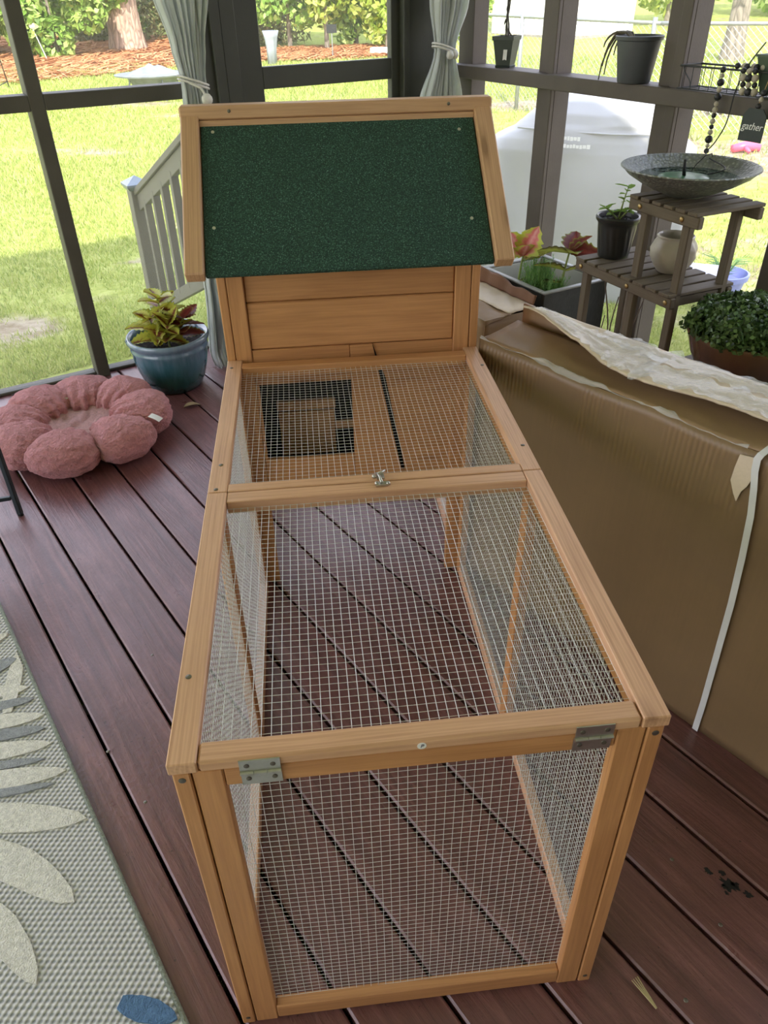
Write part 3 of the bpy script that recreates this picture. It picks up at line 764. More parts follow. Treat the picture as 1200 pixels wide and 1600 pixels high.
rug_leaf((-.75, -.03), (-1.0, .16), .062, M_CREAM, .015)
rug_leaf((-.62, -.3), (-.85, -.06), .062, M_CREAM, .015)

# ------------------------------------------------------------------ pink flower-shaped pet bed
def fleece(name, rgb):
    m, nt, b = nodes(name); v = coords(nt, rnd=3.0)
    n1 = noise_n(nt, v, 95.0, 5, .7, 1.0); n2 = noise_n(nt, v, 9.0, 3)
    c = lin(rgb)
    col = ramp(nt, n1, [(.3, tuple(x * .72 for x in c)), (.55, c), (.75, tuple(min(1, x * 1.18) for x in c))])
    nt.links.new(col, b.inputs['Base Color']); b.inputs['Roughness'].default_value = 1.0; b.inputs['Specular IOR Level'].default_value = .1
    b.inputs['Sheen Weight'].default_value = .35; b.inputs['Sheen Tint'].default_value = (1, .8, .8, 1); b.inputs['Sheen Roughness'].default_value = .4
    mx = N(nt, 'Math', operation='ADD'); nt.links.new(n1, mx.inputs[0]); nt.links.new(n2, mx.inputs[1])
    bump(nt, b, mx.outputs[0], 1.0, .012); return m
M_FLEECE = fleece('pink_fleece', (212, 148, 150)); M_FLEECE_IN = fleece('pink_plush_lining', (210, 164, 162))
BC = Vector((-1.045, 2.19, 0))
bed = thing('pet_bed', BC, 'pink fleece flower-shaped pet bed with eight puffy petals by the screen', 'pet bed')
NPET = 8
for i in range(NPET):
    an = math.radians((-91, -40, 12, 56, 100, 142, 182, 222)[i])
    rx = .120 * (1 + .05 * math.sin(i * 1.7)); ry = .148 * (1 + .04 * math.cos(i * 2.9)); rz_ = .082 * (1 + .07 * math.sin(i * 3.1))
    mb = MB(); sd_ = i * 7.3
    def pf(u, v):
        th = 2 * PI * u; ph = PI * (v - .5)
        cp = math.cos(ph); d = Vector((cp * math.cos(th), cp * math.sin(th), math.sin(ph)))
        ex = 0.93
        q = Vector((math.copysign(abs(d.x) ** ex, d.x) * rx, math.copysign(abs(d.y) ** ex, d.y) * ry, math.copysign(abs(d.z) ** .92, d.z) * rz_))
        k = (q.x + rx) / (2 * rx); q.y *= .62 + .42 * k; q.z *= .84 + .18 * k
        wr = .006 * noise.noise(d * 3.5 + Vector((sd_, 0, 0))) + .0025 * noise.noise(d * 13 + Vector((sd_, 3, 0))) + .0022 * noise.noise(d * 34 + Vector((sd_, 5, 0))) + .0012 * noise.noise(d * 70 + Vector((sd_, 8, 0)))
        crease = .006 * max(0, 1 - k * 1.7) * math.sin(d.y * 16 + sd_)
        q = q * (1 + (wr + crease) / .1)
        q.z = max(q.z, -rz_ * .96)
        return tuple(q)
    mb.grid(pf, 150, 90, closed=True)
    p = BC + Vector((math.cos(an) * .236, math.sin(an) * .236, rz_ * .96 + .001))
    add('petal', mb, M_FLEECE, bed, Matrix.Translation(p) @ RZ(an), smooth=True)
mb = MB()
def cf(u, v):
    th = 2 * PI * u; r = .185 * v
    h = .075 + .012 * noise.noise((r * 14 * math.cos(th), r * 14 * math.sin(th), 1)) + .013 * abs(noise.noise((r * 22 * math.cos(th) + 3, r * 9 * math.sin(th), 5))) * 2
    return (r * math.cos(th), r * math.sin(th), h * (1 if v < .9 else (1 - v) / .1 * .9 + .1))
mb.grid(cf, 60, 26, closed=True); add('center_cushion', mb, M_FLEECE_IN, bed, T(*BC), smooth=True)
M_TAG = plain('white_cloth_tag', (222, 222, 218), .8)
mb = MB(); mb.grid(lambda u, v: (.048 * (u - .5), .030 * (v - .5), .003 * math.sin(3 * u)), 6, 3)
tgo = add('care_tag', mb, M_TAG, bed, Matrix.Translation((-.728, 2.09, .128)) @ RZ(-.4) @ Matrix.Rotation(.35, 4, 'Y'), thick=.001); tgo['label'] = 'small white care tag'
mb = MB(); mb.grid(lambda u, v: (.085 * (u - .5), .004 * math.sin(4 * u), .03 * (v - .5)), 8, 3)
tgo = add('inner_label', mb, M_TAG, bed, Matrix.Translation((-1.085, 2.335, .108)) @ RZ(.25) @ Matrix.Rotation(-.5, 4, 'X'), thick=.001); tgo['label'] = 'long cream sewn label'

# ------------------------------------------------------------------ leaves
def leaf_mesh(L, Wd, curl=.25, fold=.2, teeth=7, name='leaf'):
    me = bpy.data.meshes.new(name); n = 14; rows = 5; v = []; f = []; rim = []
    for i in range(n + 1):
        q = i / n; w = Wd * .5 * (math.sin(PI * q ** .8) ** .8 if 0 < q < 1 else 0)
        w *= 1 + (.14 * (1 if int(q * teeth * 2) % 2 else -1) if teeth else 0)
        for j in range(rows):
            k = (j / (rows - 1) - .5) * 2
            x = L * q; y = w * k
            z = curl * L * (q - q * q * 1.3) * .6 + fold * abs(y) - (.03 * L * (1 - abs(k)) if j != 2 else .04 * L)
            v.append((x, y, z)); rim.append(abs(k))
    for i in range(n):
        for j in range(rows - 1):
            a = i * rows + j; f.append((a, a + 1, a + rows + 1, a + rows))
    me.from_pydata(v, [], f); at = me.attributes.new('rim', 'FLOAT', 'POINT'); at.data.foreach_set('value', rim)
    me.polygons.foreach_set('use_smooth', [True] * len(me.polygons)); me.update(); return me
def put_leaf(par, me, mat, p, az, el, roll=0.0, name='leaf'):
    M = Matrix.Translation(p) @ RZ(az) @ Matrix.Rotation(-el, 4, 'Y') @ Matrix.Rotation(roll, 4, 'X')
    return link(name, me, mat, par, M)
def coleus(par, base, h, mat, sizes, pairs, stem_mat, lean=(0, 0), seed=1, droop=.1):
    r = random.Random(seed); base = Vector(base)
    P = lambda q: base + Vector((lean[0] * q * q, lean[1] * q * q, h * q))
    mb = MB(); mb.tube([P(i / 8) - base for i in range(9)], [.0055 - .003 * i / 8 for i in range(9)], 7)
    add('stem', mb, stem_mat, par, Matrix.Translation(base), smooth=True)
    for i in range(pairs):
        q = .35 + .65 * i / max(1, pairs - 1); s = sizes[0] + (sizes[1] - sizes[0]) * i / max(1, pairs - 1)
        for k in range(2 if i < pairs - 1 else 3):
            az = i * 1.75 + k * (PI if i < pairs - 1 else 2.1) + r.uniform(-.4, .4)
            me = leaf_mesh(s * r.uniform(.85, 1.15), s * r.uniform(.58, .72), r.uniform(-.1, .35), r.uniform(.15, .4))
            put_leaf(par, me, mat, P(q), az, r.uniform(-.15, .55) + (.4 if i == pairs - 1 else 0) - droop, r.uniform(-.35, .35))
M_STEM_G = plain('pale_green_stem', (142, 160, 92), .6, 0, .15, 40)
M_COL_Y = edged_leaf('yellow_green_maroon_coleus', [(0.0, (116, 48, 40)), (.16, (140, 90, 50)), (.36, (190, 184, 76)), (.8, (206, 208, 92)), (1.0, (160, 178, 70))])
M_COL_R = edged_leaf('red_brown_coleus', [(0.0, (150, 70, 60)), (.35, (108, 44, 40)), (.75, (124, 66, 50)), (1.0, (150, 160, 70))])
M_COL_P = edged_leaf('pink_green_coleus', [(0.0, (236, 176, 168)), (.28, (214, 116, 118)), (.48, (214, 150, 120)), (.64, (196, 196, 84)), (1.0, (176, 192, 70))])
M_COL_D = edged_leaf('dark_edged_coleus', [(0.0, (150, 158, 78)), (.35, (176, 184, 84)), (.68, (124, 120, 62)), (1.0, (66, 58, 40))])
def soil(par, r, z, M, name='soil'):
    mb = MB(); mb.grid(lambda u, v: (r * v * math.cos(2 * PI * u), r * v * math.sin(2 * PI * u), z + .01 * noise.noise((v * 9 * math.cos(2 * PI * u), v * 9 * math.sin(2 * PI * u), r * 30)) + (.006 * (1 - v))), 36, 12, closed=True)
    return add(name, mb, M_SOIL, par, M, smooth=True)

# blue-green glazed pot with coleus
def glaze_mat():
    m, nt, b = nodes('blue_green_glaze'); v = coords(nt)
    sp = N(nt, 'SeparateXYZ'); nt.links.new(v, sp.inputs[0])
    n = noise_n(nt, coords(nt, (18, 18, 3)), 3.0, 4)
    ad = N(nt, 'Math', operation='MULTIPLY_ADD'); ad.inputs[1].default_value = .10; nt.links.new(n, ad.inputs[0]); nt.links.new(sp.outputs['Z'], ad.inputs[2])
    c = ramp(nt, ad.outputs[0], [(.04, lin((16, 44, 44))), (.12, lin((28, 76, 76))), (.20, lin((58, 100, 112))), (.27, lin((104, 128, 148))), (.34, lin((126, 146, 160)))])
    nt.links.new(c, b.inputs['Base Color']); b.inputs['Roughness'].default_value = .16; b.inputs['Coat Weight'].default_value = .5; return m
pp = Vector((-.735, 2.66, 0))
pot = thing('potted_coleus', pp, 'blue-green glazed pot of yellow-green coleus on the deck by the curtain', 'potted plant')
mb = MB(); mb.lathe([(0, 0), (.105, 0), (.118, .01), (.138, .05), (.155, .11), (.163, .155), (.164, .182), (.168, .188), (.168, .197), (.164, .203), (.165, .213), (.178, .224), (.181, .238), (.174, .247), (.163, .245), (.156, .233), (.152, .21), (.15, .196), (0, .19)], 56)
add('pot', mb, glaze_mat(), pot, T(*pp), auto=50)
soil(pot, .153, .205, T(*pp))
coleus(pot, pp + Vector((-.01, -.01, .205)), .20, M_COL_Y, (.145, .10), 8, M_STEM_G, (.0, .0), 5)
coleus(pot, pp + Vector((.05, -.035, .205)), .125, M_COL_R, (.12, .10), 4, M_STEM_G, (.04, -.02), 9)
coleus(pot, pp + Vector((-.035, -.045, .205)), .13, M_COL_Y, (.13, .09), 5, M_STEM_G, (-.015, -.02), 14)
coleus(pot, pp + Vector((.015, -.07, .205)), .11, M_COL_Y, (.13, .09), 5, M_STEM_G, (.01, -.02), 31)

# ------------------------------------------------------------------ curtains
def curtain(name, label, sc, keys, off, folds, amp, seed, tie_z):
    """keys: (z, s_left, s_right) along the wall; gathered at tie_z"""
    cu = thing(name, LW(sc, -off), label, 'curtain', 'grey tied-back porch curtains')
    keys = sorted(keys)
    def lr(z):
        for (a, l0, r0), (b, l1, r1) in zip(keys[:-1], keys[1:]):
            if a <= z <= b:
                t = (z - a) / (b - a); t = t * t * (3 - 2 * t); return l0 + (l1 - l0) * t, r0 + (r1 - r0) * t
        return keys[-1][1:]
    zmin, zmax = keys[0][0], keys[-1][0]
    def fn(u, v):
        z = zmin + (zmax - zmin) * v; l, r = lr(z); w = r - l
        g = math.exp(-((z - tie_z) / .13) ** 2)
        a = amp * (1 - .55 * g)
        ph = u * folds * 2 * PI + .8 * noise.noise((u * 3, z * .9, seed))
        dn = a * math.sin(ph) + a * .45 * math.sin(2.3 * ph + seed)
        du = .25 * w / folds * math.cos(ph) * .6
        pt = LW(l + w * u + du, -off + dn, z)
        if z < .05: pt = pt - NL * (.05 - z) * 1.2
        return tuple(pt)
    mb = MB(); mb.grid(fn, folds * 14, 90)
    add('drape', mb, M_CURT, cu, smooth=True, thick=.0012)
    l, r = lr(tie_z); c = (l + r) / 2; hw = (r - l) / 2 + .008
    for dz in (-.006, .006):
        mb = MB(); mb.tube([LW(c + hw * math.cos(t), -off + (amp * 1.35 + .012) * math.sin(t), tie_z + dz - .02 * math.cos(t)) for t in [2 * PI * k / 28 for k in range(28)]], .0045, 7, closed=True)
        add('tie_cord', mb, M_CORD, cu, smooth=True)
    return cu, c, hw
cu1, c1, h1 = curtain('curtain', 'pale grey tied-back curtain left of the hutch roof by the blue-green pot', .70,
    [(.006, .59, .80), (.35, .615, .77), (.9, .632, .765), (1.19, .648, .748), (1.30, .63, .76), (1.50, .585, .80), (2.45, .36, .88)], .15, 7, .030, 2.0, 1.18)
mb = MB(); mb.lathe([(0, -.022), (.012, -.019), (.020, -.009), (.022, 0), (.020, .009), (.012, .019), (0, .022)], 20)
kn = LW(.715, -.235, 1.125); add('tie_ball', mb, M_CORD, cu1, T(*kn), smooth=True)
mb = MB(); mb.tube([LW(.66, -.205, 1.185), LW(.70, -.22, 1.165), LW(.708, -.232, 1.145), kn], .0045, 7); add('tie_cord', mb, M_CORD, cu1, smooth=True)
cu2, c2, h2 = curtain('curtain', 'pale grey tied-back curtain in the corner right of the screen door', 1.92,
    [(.006, 1.72, 2.02), (.5, 1.74, 2.01), (1.0, 1.785, 2.005), (1.235, 1.865, 1.965), (1.42, 1.845, 2.02), (2.45, 1.70, 2.05)], .15, 7, .030, 6.0, 1.236)
for ds in (-.012, .014):
    mb = MB(); mb.lathe([(0, -.018), (.012, -.014), (.018, 0), (.012, .014), (0, .018)], 16)
    add('tie_ball', mb, M_CORD, cu2, T(*LW(1.92 + ds, -.205, 1.215)), smooth=True)

# ------------------------------------------------------------------ large cardboard carton on the right
CU = Vector((math.cos(math.radians(-57)), math.sin(math.radians(-57)), 0)); CN = Vector((-CU.y, CU.x, 0))
CA = Vector((.714, .571, 0)) + CN * .006
def CP(s, n, z): return CA + CU * s + CN * n + Vector((0, 0, z))
def card_mat(name, rgb, ribs=True, rough=.6):
    m, nt, b = nodes(name); v = coords(nt); c = lin(rgb)
    n1 = noise_n(nt, v, 3.0, 5, .6); n2 = noise_n(nt, coords(nt, (160, 160, 6)), 1.0, 2)
    wv = N(nt, 'TexWave', wave_type='BANDS', bands_direction='X'); wv.inputs['Scale'].default_value = 26.0; wv.inputs['Distortion'].default_value = .4
    nt.links.new(v, wv.inputs['Vector'])
    col = ramp(nt, n1, [(.3, tuple(x * .86 for x in c)), (.7, tuple(min(1, x * 1.1) for x in c))])
    col = mixc(nt, ramp(nt, n2, [(.35, 0.), (.75, .25)]), col, tuple(x * .8 for x in c))
    sp = N(nt, 'SeparateXYZ'); nt.links.new(v, sp.inputs[0])
    if ribs:    # creased flutes where the board was crushed near the top edge
        up = ramp(nt, sp.outputs['Z'], [(.575, 0.), (.605, 1.), (.715, 1.), (.74, 0.)])
        sc = N(nt, 'Math', operation='MULTIPLY'); nt.links.new(up, sc.inputs[0])
        nt.links.new(ramp(nt, noise_n(nt, coords(nt, (5.5, 1, 3)), 1.0, 3), [(.47, 0.), (.53, 1.)]), sc.inputs[1])
        f = N(nt, 'Math', operation='MULTIPLY'); nt.links.new(sc.outputs[0], f.inputs[0]); nt.links.new(wv.outputs['Fac'], f.inputs[1])
        h = N(nt, 'Math', operation='MULTIPLY'); h.inputs[1].default_value = .55; nt.links.new(f.outputs[0], h.inputs[0])
        col = mixc(nt, h.outputs[0], col, tuple(min(1, x * 1.35) for x in c))
        bump(nt, b, f.outputs[0], .5, .004)
    nt.links.new(col, b.inputs['Base Color']); b.inputs['Roughness'].default_value = rough; return m
M_CARD = card_mat('brown_carton', (128, 104, 74), True, .42); M_CARD2 = card_mat('brown_carton_plain', (146, 120, 90), False, .5)
M_CARDL = card_mat('pale_carton', (210, 194, 170), False, .5)
def tape_mat(name, alpha, rgb):
    m, nt, b = nodes(name); b.inputs['Base Color'].default_value = (*lin(rgb), 1); b.inputs['Roughness'].default_value = .12
    b.inputs['Coat Weight'].default_value = 1.0; b.inputs['Coat Roughness'].default_value = .05
    tp = N(nt, 'BsdfTransparent'); mx = N(nt, 'MixShader'); mx.inputs[0].default_value = alpha
    nt.links.new(tp.outputs[0], mx.inputs[1]); nt.links.new(b.outputs[0], mx.inputs[2]); nt.links.new(mx.outputs[0], nt.nodes['Material Output'].inputs['Surface'])
    v = coords(nt); bump(nt, b, noise_n(nt, v, 55, 4, .65, 1.5), .7, .006); return m
M_TAPE = tape_mat('clear_packing_tape', .36, (232, 234, 232)); M_TAPEB = tape_mat('brown_packing_tape', .35, (150, 112, 70))
carton = thing('cardboard_carton', CP(-.12, .08, 0), 'large brown cardboard carton with taped open flaps beside the hutch', 'box')
S0, S1, DP, CH = -.735, .62, .165, .745
CM = frame_m(CP(0, 0, 0), CU, (0, 0, 1))          # local X along the face, Y into depth, Z up
def cwob(s, z): return .004 * noise.noise((s * 5, z * 5, 2)) + .006 * noise.noise((s * 1.7, z * 1.5, 9))
def edge_h(s): return CH + .006 * noise.noise((s * 6, 0, 0)) + .010 * max(0, -s - .4)
mb = MB(); mb.grid(lambda u, v: (S0 + (S1 - S0) * u, cwob(S0 + (S1 - S0) * u, v * CH) + .004 * v, .001 + (edge_h(S0 + (S1 - S0) * u) - .001) * v), 60, 30)
add('front_wall', mb, M_CARD, carton, CM, smooth=True, thick=-.005)
mb = MB(); mb.grid(lambda u, v: (S0 + (S1 - S0) * u, DP + .004 * noise.noise((u * 8, v * 3, 7)), .001 + (.80 - .001) * v), 40, 20); add('back_wall', mb, M_CARD2, carton, CM, smooth=True, thick=.005)
for s in (S0, S1):
    mb = MB(); mb.grid(lambda u, v: (s + .004 * math.sin(5 * v), .008 + (DP - .014) * u, .001 + (.745 - .001) * v), 8, 12); add('end_wall', mb, M_CARD2, carton, CM, smooth=True, thick=.005)
# front flap folded over the opening, in its own shade; the back flap rides over it
def ff(u, v):
    s = S0 + .012 + (S1 - S0 - .024) * u
    return (s, .004 + .125 * v, edge_h(s) + .003 + .016 * v + .004 * noise.noise((s * 7, v * 3, 4)))
mb = MB(); mb.grid(ff, 50, 10); add('front_flap', mb, M_CARD2, carton, CM, smooth=True, thick=.004)
def bf(u, v):
    s = S0 + .07 + (S1 - S0 - .08) * u
    lift = .050 * math.exp(-((s + .66) / .10) ** 2) + .012 * math.exp(-((s + .45) / .09) ** 2)
    fr = .050 + .035 * math.sin(s * 9 + .6) * math.exp(-(s + .5) ** 2 * 6) + .03 * noise.noise((s * 4, 0, 8)) + .004 * noise.noise((s * 40, 0, 8))
    n_ = DP - (DP - fr) * v
    return (s, n_, .802 - .014 * v + (lift) * v * .9 + .004 * noise.noise((s * 9, v * 4, 3)))
mb = MB(); mb.grid(bf, 90, 12); add('back_flap', mb, M_CARDL, carton, CM, smooth=True, thick=.005)
def tape_on(fn, u0, u1, v0, v1, name='tape', mat=None, lift=.0025, nu=50, nv=10, parent=carton, M=CM, rag=.0):
    def g(u, v):
        uu = u0 + (u1 - u0) * u; a = v0 + rag * noise.noise((u * 13, 0, 5)); b = v1 + rag * noise.noise((u * 17, 4, 5))
        p = fn(uu, a + (b - a) * v); return (p[0], p[1], p[2] + lift + .002 * noise.noise((uu * 60, v * 9, 6)))
    mb = MB(); mb.grid(g, nu, nv); return add(name, mb, mat or M_TAPE, parent, M, smooth=True)
tape_on(bf, .01, .30, .25, .98, rag=.18, lift=.0035)
tape_on(bf, .28, .66, .45, 1.0, rag=.25, lift=.0035)
tape_on(bf, .15, .5, .0, .4, rag=.2, lift=.003)
# brown tape bands down the front face
for s, w, z0 in ((-.52, .05, .30), (-.27, .055, .42), (.10, .06, .05)):
    mb = MB(); mb.grid(lambda u, v: (s + w * (u - .5), cwob(s + w * (u - .5), z0 + (CH - z0) * v) + .004 * (z0 + (CH - z0) * v) / CH - .0022, z0 + (CH - z0 - .004) * v), 6, 20)
    add('tape_band', mb, M_TAPEB, carton, CM, smooth=True)
# crumpled tape along the top front edge
def etf(u, v):
    s = S0 + .005 + .72 * u
    v = .12 + (v - .12) * max(.04, min(1.0, .35 + 1.5 * noise.noise((s * 5.5, 2.0, 6.0)) + .5 * noise.noise((s * 24, 1.0, 2.0))))
    return (s, -.004 + .02 * v + .003 * noise.noise((s * 30, v * 3, 1)), edge_h(s) + .004 + .006 * math.sin(PI * v) + .004 * noise.noise((s * 35, v * 2, 3)) - .016 * max(0, .3 - v))
mb = MB(); mb.grid(etf, 90, 6)
add('tape', mb, M_TAPE, carton, CM, smooth=True)
# torn patch and white strap at the right
mb = MB(); mb.prism([(0, 0), (.03, .005), (.038, -.03), (.03, -.06), (.022, -.075), (.018, -.10), (.008, -.085), (-.004, -.06), (-.003, -.03)], 0, .0015)
tp_ = add('torn_patch', mb, M_CARDL, carton, frame_m(CP(-.018, .0 - .0065, .732), CU, -CN)); tp_['label'] = 'pale torn paper patch'
def strap_pts():
    P = [(.066, 0.003), (.065, .10), (.060, .25), (.055, .40), (.047, .52), (.038, .62), (.028, .68), (.020, .715), (.018, .74), (.026, .762)]
    return P
sp_ = strap_pts()
def strapf(u, v):
    k = u * (len(sp_) - 1); i = min(int(k), len(sp_) - 2); t = k - i
    s = sp_[i][0] + (sp_[i + 1][0] - sp_[i][0]) * t; z = sp_[i][1] + (sp_[i + 1][1] - sp_[i][1]) * t
    n_ = -.013 + (.03 if u > .97 else 0)
    return (s + .014 * (v - .5), n_, z)
mb = MB(); mb.grid(strapf, 36, 2); st_ = add('strap', mb, plain('white_strap', (214, 216, 214), .4, 0, .05, 20), carton, CM, thick=.001); st_['label'] = 'white plastic packing strap'

# ------------------------------------------------------------------ second carton lying by the planter
C2 = Vector((.572, 2.195, 0)); D2V = Vector((.914, .407, 0)).normalized(); E2V = Vector((-.407, .914, 0)).normalized()
c2m = frame_m(C2, D2V, (0, 0, 1))
ct2 = thing('cardboard_carton', C2 + D2V * .12 + E2V * .2, 'torn brown cardboard carton wedged between hutch house and planter', 'box')
mb = MB(); mb.grid(lambda u, v: (.255 * u, .003 * math.sin(6 * u), .001 + .40 * v), 10, 10); add('front_wall', mb, M_CARD2, ct2, c2m, smooth=True, thick=-.005)
mb = MB(); mb.grid(lambda u, v: (.255 + .002 * math.sin(5 * v), .42 * u, .001 + .40 * v), 10, 10); add('side_wall', mb, M_CARD2, ct2, c2m, smooth=True, thick=.005)
mb = MB(); mb.grid(lambda u, v: (.0 + .002 * math.sin(5 * v), .42 * u, .001 + .40 * v), 10, 10); add('side_wall', mb, M_CARD2, ct2, c2m, smooth=True, thick=.005)
mb = MB(); mb.grid(lambda u, v: (.255 * u, .42, .001 + .40 * v), 8, 8); add('back_wall', mb, M_CARD2, ct2, c2m, smooth=True, thick=.005)
mb = MB(); mb.grid(lambda u, v: (.128 * u - .004 * v, .42 * v - .006, .405 + .006 * noise.noise((u * 4, v * 7, 2)) - .02 * (1 - u) * (1 - v)), 10, 24); add('top_flap', mb, M_CARD2, ct2, c2m, smooth=True, thick=.004)
mb = MB(); mb.grid(lambda u, v: (.118 + .137 * u, .42 * v, .410 + .008 * noise.noise((u * 4, v * 7, 12))), 10, 24); add('top_flap', mb, M_CARDL, ct2, c2m, smooth=True, thick=.004)
mb = MB(); mb.grid(lambda u, v: (.262 + .012 * u + .010 * noise.noise((v * 7, 0, 2)), .02 + .40 * v, .405 + (.040 + .03 * noise.noise((v * 4, 3, 1)) + .02 * v) * u), 6, 30); fl_ = add('torn_flap', mb, card_mat('torn_brown_edge', (120, 82, 56), False), ct2, c2m, smooth=True, thick=.004)
mb = MB(); mb.grid(lambda u, v: (.03 + .06 * u, .27 + .12 * v, .4175 + .004 * noise.noise((u * 4, v * 7, 2))), 6, 6); lb_ = add('shipping_label', mb, plain('white_label', (232, 232, 230), .5, 0, .05), ct2, c2m, smooth=True)
lb_['label'] = 'white shipping label'

# ------------------------------------------------------------------ planter box and its plants
PB = Vector((1.165, 2.480, 0)); pa = -D2V; pb = E2V
plm = frame_m(PB, pb, (0, 0, 1))       # local X along the wall (away), local Y = away from the wall
planter = thing('planter_box', PB + pa * .17 + pb * .2, 'dark square planter box with pale inner walls beside the plant stand', 'planter')
M_PLO = plain('charcoal_planter', (52, 54, 54), .55, 0, .2, 30, .4, 60); M_PLI = plain('pale_planter_lining', (176, 178, 166), .7, 0, .08, 10)
PLX, PLY, PH = .42, .345, .44
def pbox(name, lo, hi, mat):
    lo = Vector(lo); hi = Vector(hi); c = (lo + hi) / 2; d = hi - lo
    return link(name, box_mesh(d.x, d.y, d.z, .002).copy(), mat, planter, plm @ Matrix.Translation(c))
pbox('wall_panel', (0, 0, .0), (.012, PLY, PH), M_PLO); pbox('wall_panel', (PLX - .012, 0, 0), (PLX, PLY, PH), M_PLO)
pbox('wall_panel', (.0125, 0, 0), (PLX - .0125, .012, PH), M_PLO); pbox('wall_panel', (.0125, PLY - .012, 0), (PLX - .0125, PLY, PH), M_PLO)
pbox('lining', (.0125, .0125, .25), (.020, PLY - .0125, PH - .002), M_PLI); pbox('lining', (PLX - .02, .0125, .25), (PLX - .0125, PLY - .0125, PH - .002), M_PLI)
pbox('lining', (.0205, .0125, .25), (PLX - .0205, .020, PH - .002), M_PLI); pbox('lining', (.0205, PLY - .02, .25), (PLX - .0205, PLY - .0125, PH - .002), M_PLI)
for lo, hi in (((-.004, -.004, PH), (.018, PLY + .004, PH + .008)), ((PLX - .018, -.004, PH), (PLX + .004, PLY + .004, PH + .008)), ((.0185, -.004, PH), (PLX - .0185, .018, PH + .008)), ((.0185, PLY - .018, PH), (PLX - .0185, PLY + .004, PH + .008))):
    pbox('rim', lo, hi, plain('grey_planter_rim', (150, 152, 146), .5) if 'grey_planter_rim' not in bpy.data.materials else bpy.data.materials['grey_planter_rim'])
mb = MB(); mb.grid(lambda u, v: (.021 + (PLX - .042) * u, .021 + (PLY - .042) * v, .335 + .012 * noise.noise((u * 9, v * 9, 4))), 24, 20); add('soil', mb, M_SOIL, planter, plm, smooth=True)
def stem_plant(name, label, cat, base, h, lean, seed, top, extra):
    t = thing(name, base, label, cat); b = Vector(base)
    P = lambda q: b + Vector((lean[0] * q * q, lean[1] * q * q, h * q))
    mb = MB(); mb.tube([P(i / 8) - b for i in range(9)], [.007 - .003 * i / 8 for i in range(9)], 8); add('stem', mb, M_STEM_G, t, Matrix.Translation(b), smooth=True)
    for (q, az, el, L, Wd, mat, roll) in top + extra:
        put_leaf(t, leaf_mesh(L, Wd, .15, .35, 9), mat, P(q), az, el, roll)
    return t
cam_az = math.atan2(-.59 - 2.5, -.10 - .8)
cb = Vector((.80, 2.57, .335))
stem_plant('coleus_plant', 'tall coleus with an upright pink leaf edged yellow-green in the planter', 'plant', cb, .20, (.01, -.01), 3,
    [(1.0, cam_az + 1.57, 1.15, .135, .11, M_COL_P, 1.45), (1.0, cam_az - 1.3, 1.0, .12, .10, M_COL_P, -1.2), (1.0, cam_az + 2.9, .9, .12, .09, M_COL_P, .3), (1.0, cam_az + .2, .75, .10, .085, M_COL_P, .1)],
    [(.92, cam_az + 1.9, .25, .13, .06, M_COL_P, .4), (.9, cam_az + 1.65, .35, .15, .05, M_COL_D, .2), (.45, cam_az + 1.2, .5, .06, .03, M_COL_D, 0), (.4, cam_az - 1.5, .4, .06, .03, M_COL_D, 0)])
cb = Vector((.945, 2.44, .335))
stem_plant('coleus_plant', 'spreading coleus with dark-edged red and green leaves in the planter', 'plant', cb, .235, (.03, .02), 4,
    [(1.0, cam_az + 1.5, .05, .13, .085, M_COL_R, .5), (1.0, cam_az - 1.6, .05, .13, .09, M_COL_D, .3), (1.0, cam_az + 2.9, .55, .12, .085, M_COL_R, .1), (1.0, cam_az + .3, .25, .10, .075, M_COL_D, -.2), (1.0, cam_az + 2.0, .6, .11, .07, M_COL_R, 0)],
    [(.72, cam_az - 1.4, .2, .13, .08, M_COL_D, .3), (.7, cam_az + 1.7, .2, .10, .06, M_COL_D, -.3), (.5, cam_az - 1.8, -.1, .12, .075, M_COL_D, .2), (.35, cam_az + 1.4, .2, .06, .04, M_COL_D, 0), (.15, cam_az + 1.8, .3, .07, .045, M_COL_D, 0)])
def feathery(name, label, base, h, n, mat, seed):
    r = random.Random(seed); t = thing(name, base, label, 'plant'); mb = MB()
    for i in range(n):
        a = r.uniform(0, 2 * PI); sp_ = r.uniform(.02, .085); hh = h * r.uniform(.5, 1.0); pts = []
        for k in range(6):
            q = k / 5; pts.append((math.cos(a) * sp_ * q, math.sin(a) * sp_ * q, hh * q - .02 * q * q))
        mb.tube(pts, [.0016, .0015, .0013, .0011, .0009, .0006], 4)
        for k in range(10):
            q = .25 + .75 * k / 10; p = Vector((math.cos(a) * sp_ * q, math.sin(a) * sp_ * q, hh * q)); b2 = r.uniform(0, 2 * PI); l = .028 * (1.1 - q)
            for sgn in (0, PI):
                mb.tube([p, p + Vector((math.cos(b2 + sgn) * l, math.sin(b2 + sgn) * l, .014))], [.0013, .0006], 3)
    o = add('fronds', mb, mat, t, Matrix.Translation(base)); o['kind'] = 'stuff'; return t
M_DILL = leaf_mat('feathery_green', [(110, 160, 92), (144, 190, 114), (166, 204, 126)], .4)
feathery('dill_plant', 'feathery light green herb in the middle of the planter box', Vector((.865, 2.50, .335)), .22, 110, M_DILL, 3)
feathery('dill_plant', 'short bushy light green herb at the near edge of the planter box', Vector((.905, 2.46, .335)), .15, 90, M_DILL, 8)

